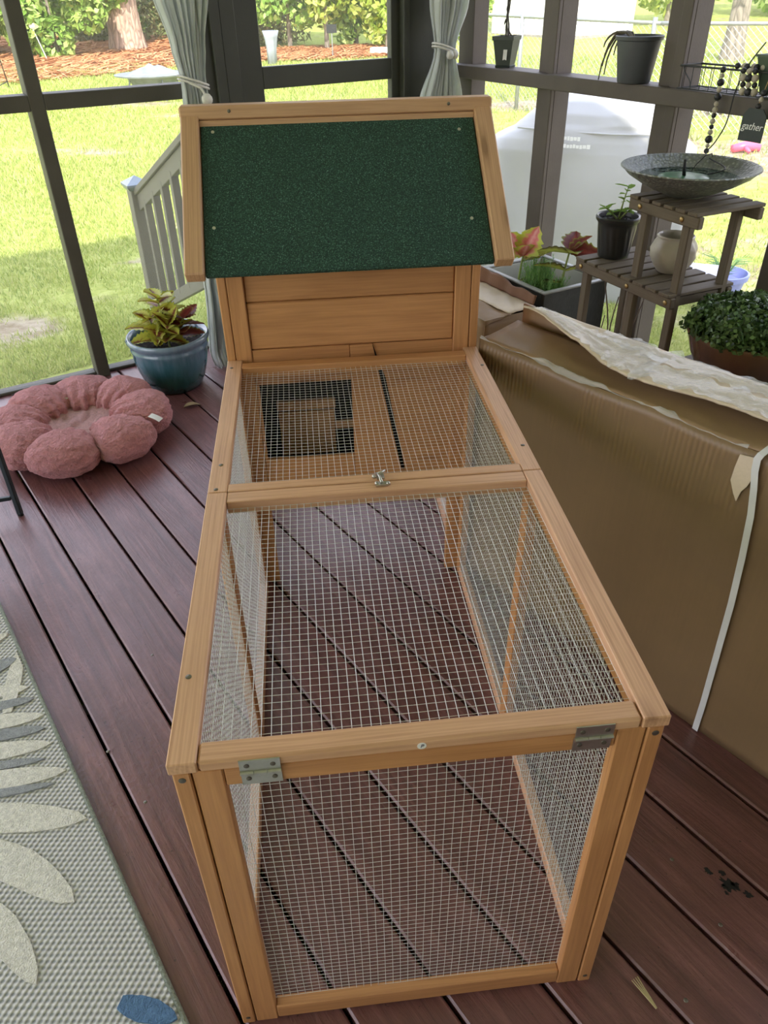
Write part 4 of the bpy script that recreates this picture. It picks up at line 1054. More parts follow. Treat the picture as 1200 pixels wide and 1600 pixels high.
# ------------------------------------------------------------------ three-tier plant stand
M_STAND = wood('weathered_stand_wood', (116, 105, 88), (64, 56, 46), ring=22, rough=.7, knots=.3)
M_BRASS = plain('brass_bolt', (186, 160, 110), .35, .8)
SA = Vector((.978, 1.95, 0)); st_t = math.radians(-71); SE = Vector((math.cos(st_t), math.sin(st_t), 0)); SW = Vector((-SE.y, SE.x, 0))
def SP(s, w, z): return SA + SE * s + SW * w + Vector((0, 0, z))
stand = thing('plant_stand', SP(.1, .13, 0), 'weathered grey-brown three-tier wooden plant stand by the right screens', 'plant stand')
SDP = .27
def tier(s0, s1, z, nsl):
    for w in (.012, SDP - .012):
        board('rail', stand, SP(s0, w, z - .018), SP(s1, w, z - .018), .022, .036, (0, 0, 1), M_STAND, .003)
    wd = (s1 - s0) / nsl
    for i in range(nsl):
        s = s0 + wd * (i + .5)
        board('slat', stand, SP(s, -.006, z + .006), SP(s, SDP + .006, z + .006), wd - .012, .011, (0, 0, 1), M_STAND, .002)
def leg(s, w, z1):
    vboard('leg', stand, SP(s, w, 0), 0, z1, .034, .024, SW, M_STAND)
def bolt(s, z):
    mb = MB(); mb.lathe([(0, .005), (.006, .0045), (.0085, .002), (.0085, 0)], 14)
    add('bolt', mb, M_BRASS, stand, frame_m(SP(s, .0005, z), SE, -SW), smooth=True)
ZT, ZM, ZB = .895, .632, .365
tier(0, .315, ZT, 6); tier(-.235, .268, ZM, 8); tier(.20, .74, ZB, 9)
for w in (.036, SDP - .036):
    leg(.055, w, ZT - .001); leg(.245, w, ZT - .001); leg(-.20, w, ZM - .001); leg(.69, w, ZB - .001)
for s, z in ((.055, ZT - .018), (.245, ZT - .018), (.055, ZM - .018), (.245, ZM - .018), (-.2, ZM - .018)): bolt(s, z)
for s in (.055, .245):
    board('stretcher', stand, SP(s, .05, ZM - .02), SP(s, SDP - .05, ZM - .02), .02, .03, (0, 0, 1), M_STAND, .002)
board('stretcher', stand, SP(.245, .05, ZB - .02), SP(.245, SDP - .05, ZB - .02), .02, .03, (0, 0, 1), M_STAND, .002)

# bird bath bowl with water and solar fountain
def mosaic():
    m, nt, b = nodes('hammered_grey_metal'); v = coords(nt)
    vo = N(nt, 'TexVoronoi'); vo.inputs['Scale'].default_value = 95; nt.links.new(v, vo.inputs['Vector'])
    n = noise_n(nt, v, 26, 4)
    c = ramp(nt, vo.outputs['Distance'], [(.15, lin((176, 180, 174))), (.5, lin((132, 136, 132)))])
    c = mixc(nt, ramp(nt, n, [(.4, 0.), (.7, .5)]), c, lin((104, 110, 108)))
    nt.links.new(c, b.inputs['Base Color']); b.inputs['Roughness'].default_value = .36; b.inputs['Metallic'].default_value = .35
    bump(nt, b, vo.outputs['Distance'], .9, .004); return m
BBc = SP(.105, .135, ZT + .0125)
bath = thing('bird_bath', BBc, 'wide shallow hammered metal bird bath bowl on the plant stand top', 'bird bath')
R_ = .215
mb = MB(); mb.lathe([(0, .0), (.06, .0), (.066, .004), (.10, .016), (.15, .040), (.19, .064), (R_ - .006, .082), (R_, .085), (R_ - .002, .089), (R_ - .010, .086), (.185, .068), (.145, .046), (.095, .025), (.05, .014), (0, .012)], 72)
add('bowl', mb, mosaic(), bath, T(*BBc), auto=60)
def water():
    m, nt, b = nodes('pond_water'); b.inputs['Base Color'].default_value = (*lin((104, 138, 118)), 1); b.inputs['Roughness'].default_value = .04
    b.inputs['Specular IOR Level'].default_value = .6; b.inputs['Alpha'].default_value = .75
    bump(nt, b, noise_n(nt, coords(nt), 30, 3), .15, .003); return m
mb = MB(); mb.lathe([(0, .055), (.10, .055), (.158, .0555)], 64); add('water', mb, water(), bath, T(*BBc), smooth=True)
mb = MB(); mb.lathe([(0, .061), (.055, .061), (.078, .058), (.08, .054), (0, .052)], 40); pd = add('solar_float', mb, plain('green_solar_disc', (74, 116, 84), .3, 0, .25, 40), bath, T(*(BBc + SW * -.02)), smooth=True)
mb = MB(); mb.tube([(0, 0, .06), (-.004, 0, .085), (-.006, 0, .108)], [.006, .005, .004], 10); add('nozzle', mb, M_BLACK, pd, T(*(BBc + SW * -.02)), smooth=True)
mb = MB(); mb.tube([(.03, .05, .06), (.05, .06, .08), (.075, .06, .105), (.10, .07, .108), (.115, .09, .095)], .0016, 6); add('pump_wire', mb, M_BLACK, pd, T(*BBc), smooth=True)

# dry twigs leaning between stand and planter
tw = thing('dry_twig_bundle', (1.06, 2.16, 0), 'bundle of dry grey twigs leaning between planter and plant stand', 'twigs')
_rt = random.Random(12)
for k in range(6):
    bx_, by_ = 1.06 + _rt.uniform(-.03, .03), 2.16 + _rt.uniform(-.03, .03); dx_, dy_ = _rt.uniform(-.07, .04), _rt.uniform(-.14, .0); hh_ = _rt.uniform(.40, .56)
    mb = MB(); mb.tube([Vector((bx_ + dx_ * q + .02 * math.sin(5 * q + k), by_ + dy_ * q + .02 * math.cos(4 * q + k), .004 + hh_ * q)) for q in [i / 9 for i in range(10)]], [.005 - .0003 * i for i in range(10)], 6)
    add('twig', mb, plain('dry_grey_twig', (118, 108, 96), .85) if 'dry_grey_twig' not in bpy.data.materials else bpy.data.materials['dry_grey_twig'], tw, smooth=True)
# black ribbed pot with tomato seedling
tp = SP(-.168, .115, ZM + .012)
tom = thing('potted_seedling', tp, 'black ribbed nursery pot with a small tomato seedling on the stand middle tier', 'potted plant')
mb = MB(); mb.lathe([(0, .0), (.052, 0), (.056, .004)] + [(.056 + .014 * k / 12, .004 + .118 * k / 12) for k in range(1, 13)] + [(.073, .125), (.079, .132), (.080, .142), (.076, .146), (.070, .143), (.067, .128), (0, .126)], 96,
    wob=lambda t, z: (.018 * math.sin(18 * t + z * 26) if .02 < z < .105 else 0)); add('pot', mb, plain('glossy_black_pot', (44, 46, 46), .32, 0, .1, 30), tom, T(*tp), auto=50)
soil(tom, .068, .125, T(*tp))
M_TOM = leaf_mat('tomato_leaf_green', [(108, 148, 62), (140, 176, 84), (160, 192, 100)], .3)
def tomato(par, base):
    r = random.Random(4)
    for (lx, ly, h) in ((.02, .0, .115), (-.05, .01, .045), (.05, -.02, .055)):
        b = Vector(base); P = lambda q: b + Vector((lx * q, ly * q, h * q * (1.3 - .3 * q)))
        mb = MB(); mb.tube([P(i / 6) - b for i in range(7)], [.0035, .0033, .003, .0027, .0024, .002, .0016], 7); add('stem', mb, M_STEM_G, par, Matrix.Translation(b), smooth=True)
        for k in range(7):
            q = .45 + .55 * k / 6; az = k * 2.4 + lx * 50
            put_leaf(par, leaf_mesh(r.uniform(.03, .05), r.uniform(.016, .026), .1, .3, 4), M_TOM, P(q), az, r.uniform(-.3, .5), r.uniform(-.4, .4))
tomato(tom, tp + Vector((0, 0, .126)))

# cream swirled ceramic cup pot
cp = SP(.065, .175, ZM + .012)
cup = thing('swirled_flower_pot', cp, 'empty cream ceramic flower pot with swirled sides on the stand middle tier', 'flower pot')
mb = MB(); mb.lathe([(0, 0), (.045, 0), (.05, .005), (.066, .03), (.075, .055), (.076, .08), (.068, .102), (.062, .112), (.066, .120), (.062, .124), (.056, .118), (.060, .10), (.066, .075), (.062, .045), (.045, .015), (0, .012)], 96,
    wob=lambda t, z: .13 * abs(math.sin(4 * t + z * 30)) * math.sin(PI * min(1, max(0, z / .125))) - .06)
add('pot', mb, plain('cream_ceramic', (198, 192, 176), .35, 0, .06, 14), cup, T(*cp), auto=60)

# brown bowl of dense greenery on the low tier
bp = SP(.47, .17, ZB + .012)
bowl = thing('planted_bowl', bp, 'brown glazed bowl overflowing with dense small-leaved greenery on the low tier', 'potted plant')
def brown_glaze():
    m, nt, b = nodes('brown_glazed_bowl'); v = coords(nt); sp = N(nt, 'SeparateXYZ'); nt.links.new(v, sp.inputs[0])
    n = noise_n(nt, coords(nt, (10, 10, 4)), 2.0, 4); ad = N(nt, 'Math', operation='MULTIPLY_ADD'); ad.inputs[1].default_value = .08
    nt.links.new(n, ad.inputs[0]); nt.links.new(sp.outputs['Z'], ad.inputs[2])
    nt.links.new(ramp(nt, ad.outputs[0], [(.04, lin((52, 42, 40))), (.12, lin((70, 54, 46))), (.19, lin((104, 78, 56))), (.25, lin((126, 98, 68)))]), b.inputs['Base Color'])
    b.inputs['Roughness'].default_value = .22; b.inputs['Coat Weight'].default_value = .4; return m
mb = MB(); mb.lathe([(0, 0), (.085, 0), (.10, .008), (.145, .055), (.178, .115), (.196, .175), (.203, .185), (.201, .194), (.192, .194), (.186, .178), (.165, .12), (0, .115)], 64); add('bowl', mb, brown_glaze(), bowl, T(*bp), auto=50)
soil(bowl, .182, .176, T(*bp))
def leaf_cloud(pos, nrm, L, Wd, jit=.6):
    """rhombic leaves at pos, tilted about nrm"""
    n = len(pos); d = nrm + RNG.normal(0, jit, (n, 3)); d /= np.linalg.norm(d, axis=1)[:, None] + 1e-9
    a = np.cross(d, RNG.normal(0, 1, (n, 3))); a /= np.linalg.norm(a, axis=1)[:, None] + 1e-9; b = np.cross(d, a)
    l = (L * RNG.uniform(.7, 1.3, n))[:, None]; w = (Wd * RNG.uniform(.7, 1.3, n))[:, None]
    V = np.stack([pos - a * l / 2, pos + b * w / 2 + d * l * .08, pos + a * l / 2, pos - b * w / 2 + d * l * .08], 1)
    me = bpy.data.meshes.new('foliage'); me.vertices.add(4 * n); me.loops.add(4 * n); me.polygons.add(n)
    me.vertices.foreach_set('co', V.reshape(-1)); me.loops.foreach_set('vertex_index', np.arange(4 * n, dtype=np.int32))
    me.polygons.foreach_set('loop_start', np.arange(0, 4 * n, 4, dtype=np.int32)); me.polygons.foreach_set('loop_total', np.full(n, 4, dtype=np.int32))
    me.update(calc_edges=True); return me
n = 9000; d = RNG.normal(0, 1, (n, 3)); d[:, 2] = np.abs(d[:, 2]); d /= np.linalg.norm(d, axis=1)[:, None]
rad = RNG.uniform(.55, 1.0, n) ** .5 * (1 + .10 * np.sin(7 * np.arctan2(d[:, 1], d[:, 0])) * RNG.random(n))
pos = d * np.array([.212, .212, .105]) * rad[:, None] + np.array([0, 0, .188])
M_BOX = leaf_mat('dense_dark_leaves', [(44, 68, 34), (66, 96, 48), (92, 124, 66), (120, 150, 92)], .15, .35)
o = link('foliage', leaf_cloud(pos, d, .019, .012, .7), M_BOX, bowl, T(*bp)); o['kind'] = 'stuff'

# ------------------------------------------------------------------ things on the ledge
LZ = 1.1656
lp = RW(.365, .03, LZ)
sq = thing('square_nursery_pot', lp, 'small square black nursery pot with a dried twisted stem on the ledge', 'flower pot', rz=TR + .55)
SQM = WM[sq.name]
def sqring(h0, h1, z0, z1):
    return [(-h0, -h0, z0), (h0, -h0, z0), (h0, h0, z0), (-h0, h0, z0), (-h1, -h1, z1), (h1, -h1, z1), (h1, h1, z1), (-h1, h1, z1)]
mb = MB()
prof = [(.034, 0), (.036, .008), (.033, .010), (.046, .105), (.050, .106), (.051, .122), (.047, .122), (.044, .10), (.032, .02)]
for i, (h, z) in enumerate(prof): mb.v += [(-h, -h, z), (h, -h, z), (h, h, z), (-h, h, z)]
for i in range(len(prof) - 1):
    for k in range(4): mb.f.append((i * 4 + k, i * 4 + (k + 1) % 4, i * 4 + 4 + (k + 1) % 4, i * 4 + 4 + k))
mb.f.append((3, 2, 1, 0)); mb.f.append(tuple((len(prof) - 1) * 4 + k for k in range(4)))
add('pot', mb, plain('dark_green_black_plastic', (44, 52, 48), .45, 0, .1, 30), sq, SQM)
mb = MB(); mb.prism([(-.041, -.041), (.041, -.041), (.041, .041), (-.041, .041)], .085, .095); add('soil', mb, M_SOIL, sq, SQM)
for sg in (0, 1.3, 2.6):
    mb = MB(); mb.tube([(.008 * math.sin(k * .9 + sg), .008 * math.cos(k * 1.1 + sg), .095 + .03 * k) for k in range(11)], [.004 - .0002 * k for k in range(11)], 6); add('dried_stem', mb, plain('dried_grey_stem', (78, 74, 68), .8) if 'dried_grey_stem' not in bpy.data.materials else bpy.data.materials['dried_grey_stem'], sq, SQM, smooth=True)
for k in range(6):
    put_leaf(sq, leaf_mesh(.04, .014, -.3, .5, 0), bpy.data.materials['dried_grey_stem'], SQM @ Vector((0, 0, .15 + .045 * k)), k * 2.1, -1.0, name='dried_leaf')
mb = MB(); mb.grid(lambda u, v: (.018 * (u - .5), 0, .05 * (v - .5) + (.004 if abs(u - .5) < .3 else 0)), 2, 2)
pt_ = add('plant_label', mb, M_TAG, sq, SQM @ Matrix.Translation((.012, -.0435, .055)) @ Matrix.Rotation(-.13, 4, 'X')); pt_['label'] = 'worn white price label'

lp = RW(1.185, .002, LZ)
bg = thing('round_nursery_pot', lp, 'tall grey plastic nursery pot with withered drooping stems on the ledge', 'flower pot')
mb = MB(); mb.lathe([(0, 0), (.056, 0), (.060, .004), (.079, .135), (.085, .138), (.087, .150), (.083, .152), (.077, .135), (.058, .02), (0, .015)], 56); add('pot', mb, plain('grey_black_plastic', (84, 88, 92), .45, 0, .06, 20), bg, T(*lp), auto=50)
soil(bg, .073, .112, T(*lp))
M_DRY = plain('withered_stem', (104, 98, 82), .8, 0, .2, 40)
for k, (a, l, dr) in enumerate(((2.0, .13, .18), (2.25, .10, .14), (1.8, .12, .10), (2.5, .08, .06), (2.1, .15, .21))):
    a0 = a; c_, s_ = math.cos(a0), math.sin(a0)
    mb = MB(); pts = [(0, 0, .112), (c_ * .05, s_ * .05, .158), (c_ * .086, s_ * .086, .160)] + [(c_ * (.086 + l * .55 * math.sin(q * 1.5)), s_ * (.086 + l * .55 * math.sin(q * 1.5)), .160 - dr * .8 * q ** 1.5) for q in (.25, .5, .75, 1.0)]
    mb.tube(pts, [.004, .004, .0045, .004, .0035, .003, .002], 7); add('withered_stem', mb, M_DRY, bg, T(*lp), smooth=True)

# wire basket with a green tray, bead garland, tag, cable
M_WIREB = plain('black_coated_wire', (48, 50, 48), .45, .2)
bk = thing('wire_basket', RW(1.66, .03, LZ), 'black wire basket standing on the ledge rail by the gather tag', 'basket')
B0, B1, ow0, ow1, bh = 1.425, 1.885, -.03, .075, .072
def bwire(name, pts, r): 
    mb = MB(); mb.tube(pts, r, 6); add(name, mb, M_WIREB, bk, smooth=True)
for z, r in ((LZ + .003, .0022), (LZ + bh, .0032)):
    mb = MB(); mb.tube([RW(B0, ow0, z), RW(B1, ow0, z), RW(B1, ow1, z), RW(B0, ow1, z)], r, 6, closed=True); add('rim_wire', mb, M_WIREB, bk)
for i in range(12):
    s = B0 + (B1 - B0) * (i + .5) / 12
    bwire('upright_wire', [RW(s, ow0, LZ + bh), RW(s, ow0, LZ + .003), RW(s, ow1, LZ + .003), RW(s, ow1, LZ + bh)], .0014)
mb = MB(); mb.tube([RW(B0 + .02 + .05 * math.sin(q * 2.2) * q, ow0 - .006, LZ + bh - .06 * q - .0) for q in [k / 10 for k in range(11)]], .002, 6); add('scroll_wire', mb, M_WIREB, bk)
tr = RW(1.79, .022, LZ + .0065)
tray = thing('green_tray_pot', tr, 'shallow dark green tray pot sitting in the wire basket', 'flower pot', rz=TR)
TRM = WM[tray.name]
mb = MB(); prof = [(.045, .028, 0), (.075, .040, .105), (.079, .043, .105), (.079, .043, .112), (.072, .038, .112), (.043, .026, .006)]
for (a, b, z) in prof: mb.v += [(-a, -b, z), (a, -b, z), (a, b, z), (-a, b, z)]
for i in range(len(prof) - 1):
    for k in range(4): mb.f.append((i * 4 + k, i * 4 + (k + 1) % 4, i * 4 + 4 + (k + 1) % 4, i * 4 + 4 + k))
mb.f.append((3, 2, 1, 0)); mb.f.append(tuple((len(prof) - 1) * 4 + k for k in range(4)))
add('tray', mb, plain('sage_green_plastic', (70, 86, 68), .45), tray, TRM)
M_BD = plain('dark_wood_bead', (44, 44, 46), .45); M_BL = plain('pale_wood_bead', (186, 178, 158), .6)
gr = thing('bead_garland', RW(1.635, -.08, LZ), 'wooden bead garland with a golden tassel hanging from the wire basket', 'garland')
bead = MB(); bead.lathe([(0, -1), (.45, -.88), (.82, -.55), (1, 0), (.82, .55), (.45, .88), (0, 1)], 14); beadme = bead.mesh('bead', True); beadme2 = beadme.copy()
def put_bead(p, r, dark): link('bead', beadme if dark else beadme2, M_BD if dark else M_BL, gr, Matrix.Translation(p) @ Matrix.Scale(r, 4))
z = LZ + bh + .012; i = 0; rs = [.010, .0075, .012, .0085, .0125, .008, .0095, .008, .009, .008, .0085, .013, .007, .009, .013]
for i, r in enumerate(rs):
    z -= r; put_bead(RW(1.634, -.066, z), r, i in (0, 2, 4, 7, 11, 13, 14) or i == 9); z -= r
mb = MB(); mb.tube([RW(1.634, -.066, LZ + bh), RW(1.634, -.066, z - .03)], .0012, 5); add('cord', mb, M_BL, gr)
M_TAS = plain('golden_tassel', (198, 156, 74), .8, 0, .25, 200, .6, 300)
mb = MB(); mb.lathe([(0, 0), (.004, -.002), (.006, -.012), (.005, -.02), (.010, -.05), (.0145, -.088), (.012, -.09), (0, -.088)], 16, wob=lambda t, z: .06 * math.sin(9 * t)); add('tassel', mb, M_TAS, gr, Matrix.Translation(RW(1.634, -.066, z - .012)), smooth=True)
for j, (s, o) in enumerate(((1.70, -.05), (1.725, -.055), (1.74, -.045))):
    for k in range(4): put_bead(RW(s + .004 * k, o, LZ + bh + .002 - .019 * k), .009 + .003 * (k % 2), (j + k) % 2 == 0)
for k in range(6): put_bead(RW(1.65 + .018 * k, -.02 + .01 * (k % 2), LZ + bh + .011), .0095, k % 2 == 0)
tg = RW(1.805, -.085, 1.098)
tagt = thing('gather_tag', tg, 'dark slate-grey wooden tag lettered gather hanging below the basket', 'tag')
TGM = frame_m(tg, UR, -NR) 
TGM = Matrix.Translation(tg) @ RZ(TR) @ Matrix.Rotation(PI / 2, 4, 'X')
mb = MB(); mb.prism([(-.043, -.048), (.043, -.048), (.043, .026), (.026, .046), (-.026, .046), (-.043, .026)], -.002, .002); add('plate', mb, plain('slate_grey_board', (64, 70, 68), .7, 0, .08, 30), tagt, TGM)
link('lettering', text_mesh('gather', .030, .0004, .25), M_WHITE, tagt, TGM @ Matrix.Translation((0, -.005, .0026)))
mb = MB(); mb.tube([RW(1.805, -.085, 1.135), RW(1.803, -.072, 1.17), RW(1.80, -.045, LZ + bh + .006)], .0016, 6); add('twine', mb, plain('jute_twine', (166, 140, 98), .9), tagt)
for k, r in enumerate((.009, .0075, .010)):
    link('bead', beadme if k % 2 == 0 else beadme2, M_BD if k % 2 == 0 else M_BL, tagt, Matrix.Translation(RW(1.804, -.078 + .006 * k, 1.150 + .018 * k)) @ Matrix.Scale(r, 4))
cbl = [RW(1.72, .0, LZ + .15), RW(1.70, -.03, LZ + bh + .02), RW(1.69, -.055, LZ + .02), RW(1.685, -.06, 1.09), RW(1.665, -.07, 1.03), RW(1.655, -.09, .99), SP(.15, .24, .985), SP(.13, .19, .968)]
def smooth_curve(P, n=8):
    out = []
    for i in range(len(P) - 1):
        p0 = P[max(0, i - 1)]; p1 = P[i]; p2 = P[i + 1]; p3 = P[min(len(P) - 1, i + 2)]
        for k in range(n):
            t = k / n; out.append(.5 * ((2 * p1) + (p2 - p0) * t + (2 * p0 - 5 * p1 + 4 * p2 - p3) * t * t + (3 * p1 - 3 * p2 + p3 - p0) * t ** 3))
    return out + [P[-1]]
mb = MB(); mb.tube(smooth_curve(cbl), .0022, 6)
tag(add('pump_cable', mb, M_BLACK, smooth=True), 'thin black cable running from the ledge to the bird bath', 'cable')

# ------------------------------------------------------------------ small black table whose leg shows at the left edge
M_TBL = plain('dark_teal_black_metal', (44, 54, 58), .4, .3)
tbl = thing('metal_side_table', (-1.30, 1.55, 0), 'dark metal side table leg standing beside the pink pet bed', 'table')
for (x, y) in ((-1.152, 1.668), (-1.52, 1.60), (-1.22, 1.34), (-1.59, 1.27)):
    vboard('leg', tbl, (x, y, 0), .006, .48, .018, .018, (0.2, 1, 0), M_TBL, .003)
    mb = MB(); mb.lathe([(0, 0), (.010, 0), (.010, .006), (0, .006)], 12); add('foot', mb, M_BLACK, tbl, T(x, y, .0005))
for a, b in (((-1.163, 1.666), (-1.509, 1.602)), ((-1.23, 1.338), (-1.58, 1.272))):
    board('crossbar', tbl, (*a, .075), (*b, .075), .014, .014, (0, 0, 1), M_TBL, .002)
mb = MB(); mb.prism([(-1.13, 1.69), (-1.54, 1.62), (-1.61, 1.25), (-1.20, 1.32)], .48, .50); add('top', mb, M_TBL, tbl)

# ------------------------------------------------------------------ litter and marks on the deck
mb = MB(); lm_ = leaf_mesh(.075, .03, .4, .5, 0)
o = link('fallen_leaf', lm_, plain('dry_tan_leaf', (150, 132, 104), .8, 0, .15, 60), None, T(-.675, 2.41, .006) @ RZ(.35)); tag(o, 'curled dry tan leaf lying on the deck by the glazed pot', 'leaf')
mb = MB()
for a in (-.12, -.04, .05, .13): mb.tube([(0, 0, .004), (.055 * math.cos(a), .055 * math.sin(a), .006)], [.0022, .0008], 5)
tag(add('pine_needle_tuft', mb, plain('straw_needles', (196, 180, 134), .7), None, T(.412, -.058, .0) @ RZ(1.95), smooth=True), 'small pale pine needle tuft on the deck near the hutch corner', 'debris')
rr = random.Random(5); mb = MB()
def blot(cx, cy, r, seed, z):
    r2 = random.Random(seed); K = 22; poly = []
    for k in range(K):
        q = r * r2.uniform(.45, 1.15); poly.append((cx + 1.7 * q * math.cos(2 * PI * k / K), cy + q * math.sin(2 * PI * k / K)))
    mb.prism(poly, z, z + .0006)
blot(0, 0, .013, 1, 0)
for k in range(7): blot(rr.uniform(-.045, .04), rr.uniform(-.02, .018), rr.uniform(.002, .007), 10 + k, 0)
o = add('paint_spill', mb, plain('dried_black_paint', (22, 24, 25), .6), floor, T(.645, .14, .0002) @ RZ(-.9)); o['label'] = 'dried black paint spill'
for (x, y) in ((.592, .068), (.555, .205), (.47, -.05), (-.60, .93), (-.50, .80), (-.66, .62), (-.55, .47)):
    o = link('deck_nail', (_cache.setdefault('nail', (lambda m: (m.lathe([(0, .0008), (.003, .0008), (.0042, .0002), (.0042, -.001)], 10), m.mesh('deck_nail', True))[1])(MB()))), M_SCREW, floor, T(x, y, 0))

# ------------------------------------------------------------------ outdoors: stair railing
M_RAIL = plain('grey_green_composite_rail', (112, 108, 96), .6, 0, .06, 8)
rl = thing('stair_railing', (-1.15, 4.55, gz(-1.15, 4.55)), 'grey-brown stair railing with capped post descending to the lawn', 'railing')
PB_ = Vector((-1.115, 4.52, 0)); PT = LW(.80, .16); PT = Vector((-.47, 3.32, 0))
vboard('newel_post', rl, PB_, -.42, .475, .10, .10, NL, M_RAIL, .004)
mb = MB(); h = .072; q = .028
mb.v = [(-h, -h, 0), (h, -h, 0), (h, h, 0), (-h, h, 0), (-h, -h, .012), (h, -h, .012), (h, h, .012), (-h, h, .012), (0, 0, .055), (-h * .82, -h * .82, -.022), (h * .82, -h * .82, -.022), (h * .82, h * .82, -.022), (-h * .82, h * .82, -.022)]
mb.f = [(9, 10, 1, 0), (10, 11, 2, 1), (11, 12, 3, 2), (12, 9, 0, 3), (0, 1, 5, 4), (1, 2, 6, 5), (2, 3, 7, 6), (3, 0, 4, 7), (4, 5, 8), (5, 6, 8), (6, 7, 8), (7, 4, 8), (12, 11, 10, 9)]
cp_ = add('post_cap', mb, plain('blue_grey_solar_cap', (128, 140, 150), .3, .1), rl, T(PB_.x, PB_.y, .497) @ RZ(TL)); cp_['label'] = 'pyramid post cap reflecting the sky'
zl, zh = .445, 1.05
board('hand_rail', rl, PB_ + Vector((0, 0, zl)), PT + Vector((0, 0, zh)), .07, .035, (0, 0, 1), M_RAIL, .004)
board('upper_rail', rl, PB_ + Vector((0, 0, zl - .065)), PT + Vector((0, 0, zh - .065)), .04, .085, (0, 0, 1), M_RAIL, .003)
board('lower_rail', rl, PB_ + Vector((0, 0, zl - .72)), PT + Vector((0, 0, zh - .72)), .04, .07, (0, 0, 1), M_RAIL, .003)
for i in range(7):
    q = (i + .9) / 7.6; p = PB_ + (PT - PB_) * q; zc = zl + (zh - zl) * q
    vboard('baluster', rl, p, zc - .71, zc - .075, .042, .042, NL, M_RAIL, .002)
# door steps beneath
stp = thing('door_steps', LW(1.3, .6, gz(*LW(1.3, .6)[:2])), 'grey wooden steps outside the screen door', 'steps')
for i in range(2):
    board('tread', stp, LW(.86, .30 + .30 * i, -.13 - .14 * i), LW(1.86, .30 + .30 * i, -.13 - .14 * i), .29, .035, (0, 0, 1), M_RAIL, .003)
for s in (.88, 1.84):
    board('stringer', stp, LW(s, .155, -.235), LW(s, .74, -.36), .035, .16, (0, 0, 1), M_RAIL, .003)

# ------------------------------------------------------------------ covered grill
GC = Vector((1.86, 4.90, 0)); GA = math.radians(-28); gzz = gz(GC.x, GC.y)
grill = thing('covered_grill', (GC.x, GC.y, gzz), 'barbecue grill under a light grey fabric cover outside the right screens', 'grill')
GM = T(GC.x, GC.y, gzz) @ RZ(GA)
M_COVER = plain('light_grey_cover', (172, 172, 168), .42, 0, .05, 5, .2, 40)
secs = [(.0, .74, .33, 0, .0), (.25, .745, .33, 0, 0), (.55, .735, .325, 0, 0), (.80, .725, .315, 0, 0), (.95, .70, .305, 0, 0), (1.015, .61, .29, .0, 0), (1.07, .50, .27, .02, .0), (1.17, .40, .24, .03, .02), (1.235, .31, .19, .03, .04), (1.265, .16, .09, .03, .05), (1.27, .0, .0, .03, .05)]
def gcf(u, v):
    k = v * (len(secs) - 1); i = min(int(k), len(secs) - 2); t = k - i
    z, a, b, ox, oy = [secs[i][j] + (secs[i + 1][j] - secs[i][j]) * t for j in range(5)]
    th = 2 * PI * u; e = .42
    c, s = math.cos(th), math.sin(th)
    x = math.copysign(abs(c) ** e, c) * a; y = math.copysign(abs(s) ** e, s) * b
    fall = max(0, 1 - z / .95)
    fold = .040 * math.sin(th * 9 + 2 * math.sin(3 * th)) * fall + .035 * noise.noise((x * 3, y * 3, z * 2)) * (1 if z < 1.1 else .4) + .016 * abs(noise.noise((x * 6 + z * 2, y * 6, z * 1.5 + 7))) + .010 * noise.noise((x * 9, y * 9, z * 2 + 4)) * (1 if z < 1.2 else .3)
    n_ = Vector((x / max(a, .01), y / max(b, .01), 0)); 
    if n_.length > 0: n_.normalize()
    return (x + ox + n_.x * fold, y + oy + n_.y * fold, z + .012 * noise.noise((x * 5, y * 5, 2)) * min(1, z))
mb = MB(); mb.grid(gcf, 140, 80, closed=True); add('cover', mb, M_COVER, grill, GM, smooth=True)
mb = MB(); mb.tube([(-.42, -.268, 1.09), (-.1, -.272, 1.075), (.2, -.272, 1.07), (.43, -.262, 1.075)], .006, 6); add('piping', mb, M_COVER, grill, GM, smooth=True)
mb = MB(); mb.tube([(.43, -.262, 1.075), (.45, -.285, .9), (.455, -.33, .6)], .006, 6); add('piping', mb, M_COVER, grill, GM, smooth=True)
# two lines of shiny white lettering too blurred to read: short raised strokes
mb = MB(); rr = random.Random(2); x = -.30
for row, (zz_, n_) in enumerate(((1.045, 5), (1.0, 8))):
    x = -.10
    for k in range(n_):
        w = rr.uniform(.014, .022); mb.box((x + w / 2, 0, zz_ + rr.uniform(-.002, .002)), (w, .002, rr.uniform(.018, .026))); x += w + .004
pr_ = add('cover_print', mb, M_WHITE, grill, GM @ T(0, -.335, 0)); pr_['label'] = 'two short lines of blurred white lettering'

# ------------------------------------------------------------------ trees and shrubs
M_BARK = None
def bark_mat(name, rgb):
    m, nt, b = nodes(name); v = coords(nt, (6, 6, 1.6)); vo = N(nt, 'TexVoronoi', feature='DISTANCE_TO_EDGE'); vo.inputs['Scale'].default_value = 1.6
    nt.links.new(v, vo.inputs['Vector']); n = noise_n(nt, coords(nt, (3, 3, 3)), 4, 5); c = lin(rgb)
    col = ramp(nt, vo.outputs['Distance'], [(.02, tuple(x * .45 for x in c)), (.14, c)])
    col = mixc(nt, ramp(nt, n, [(.3, 0.), (.7, .5)]), col, tuple(min(1, x * 1.25) for x in c))
    nt.links.new(col, b.inputs['Base Color']); b.inputs['Roughness'].default_value = .9
    bump(nt, b, vo.outputs['Distance'], 1.0, .05); return m
M_BARK = bark_mat('pine_bark', (190, 160, 138)); M_BARKG = bark_mat('grey_bark', (142, 132, 116))
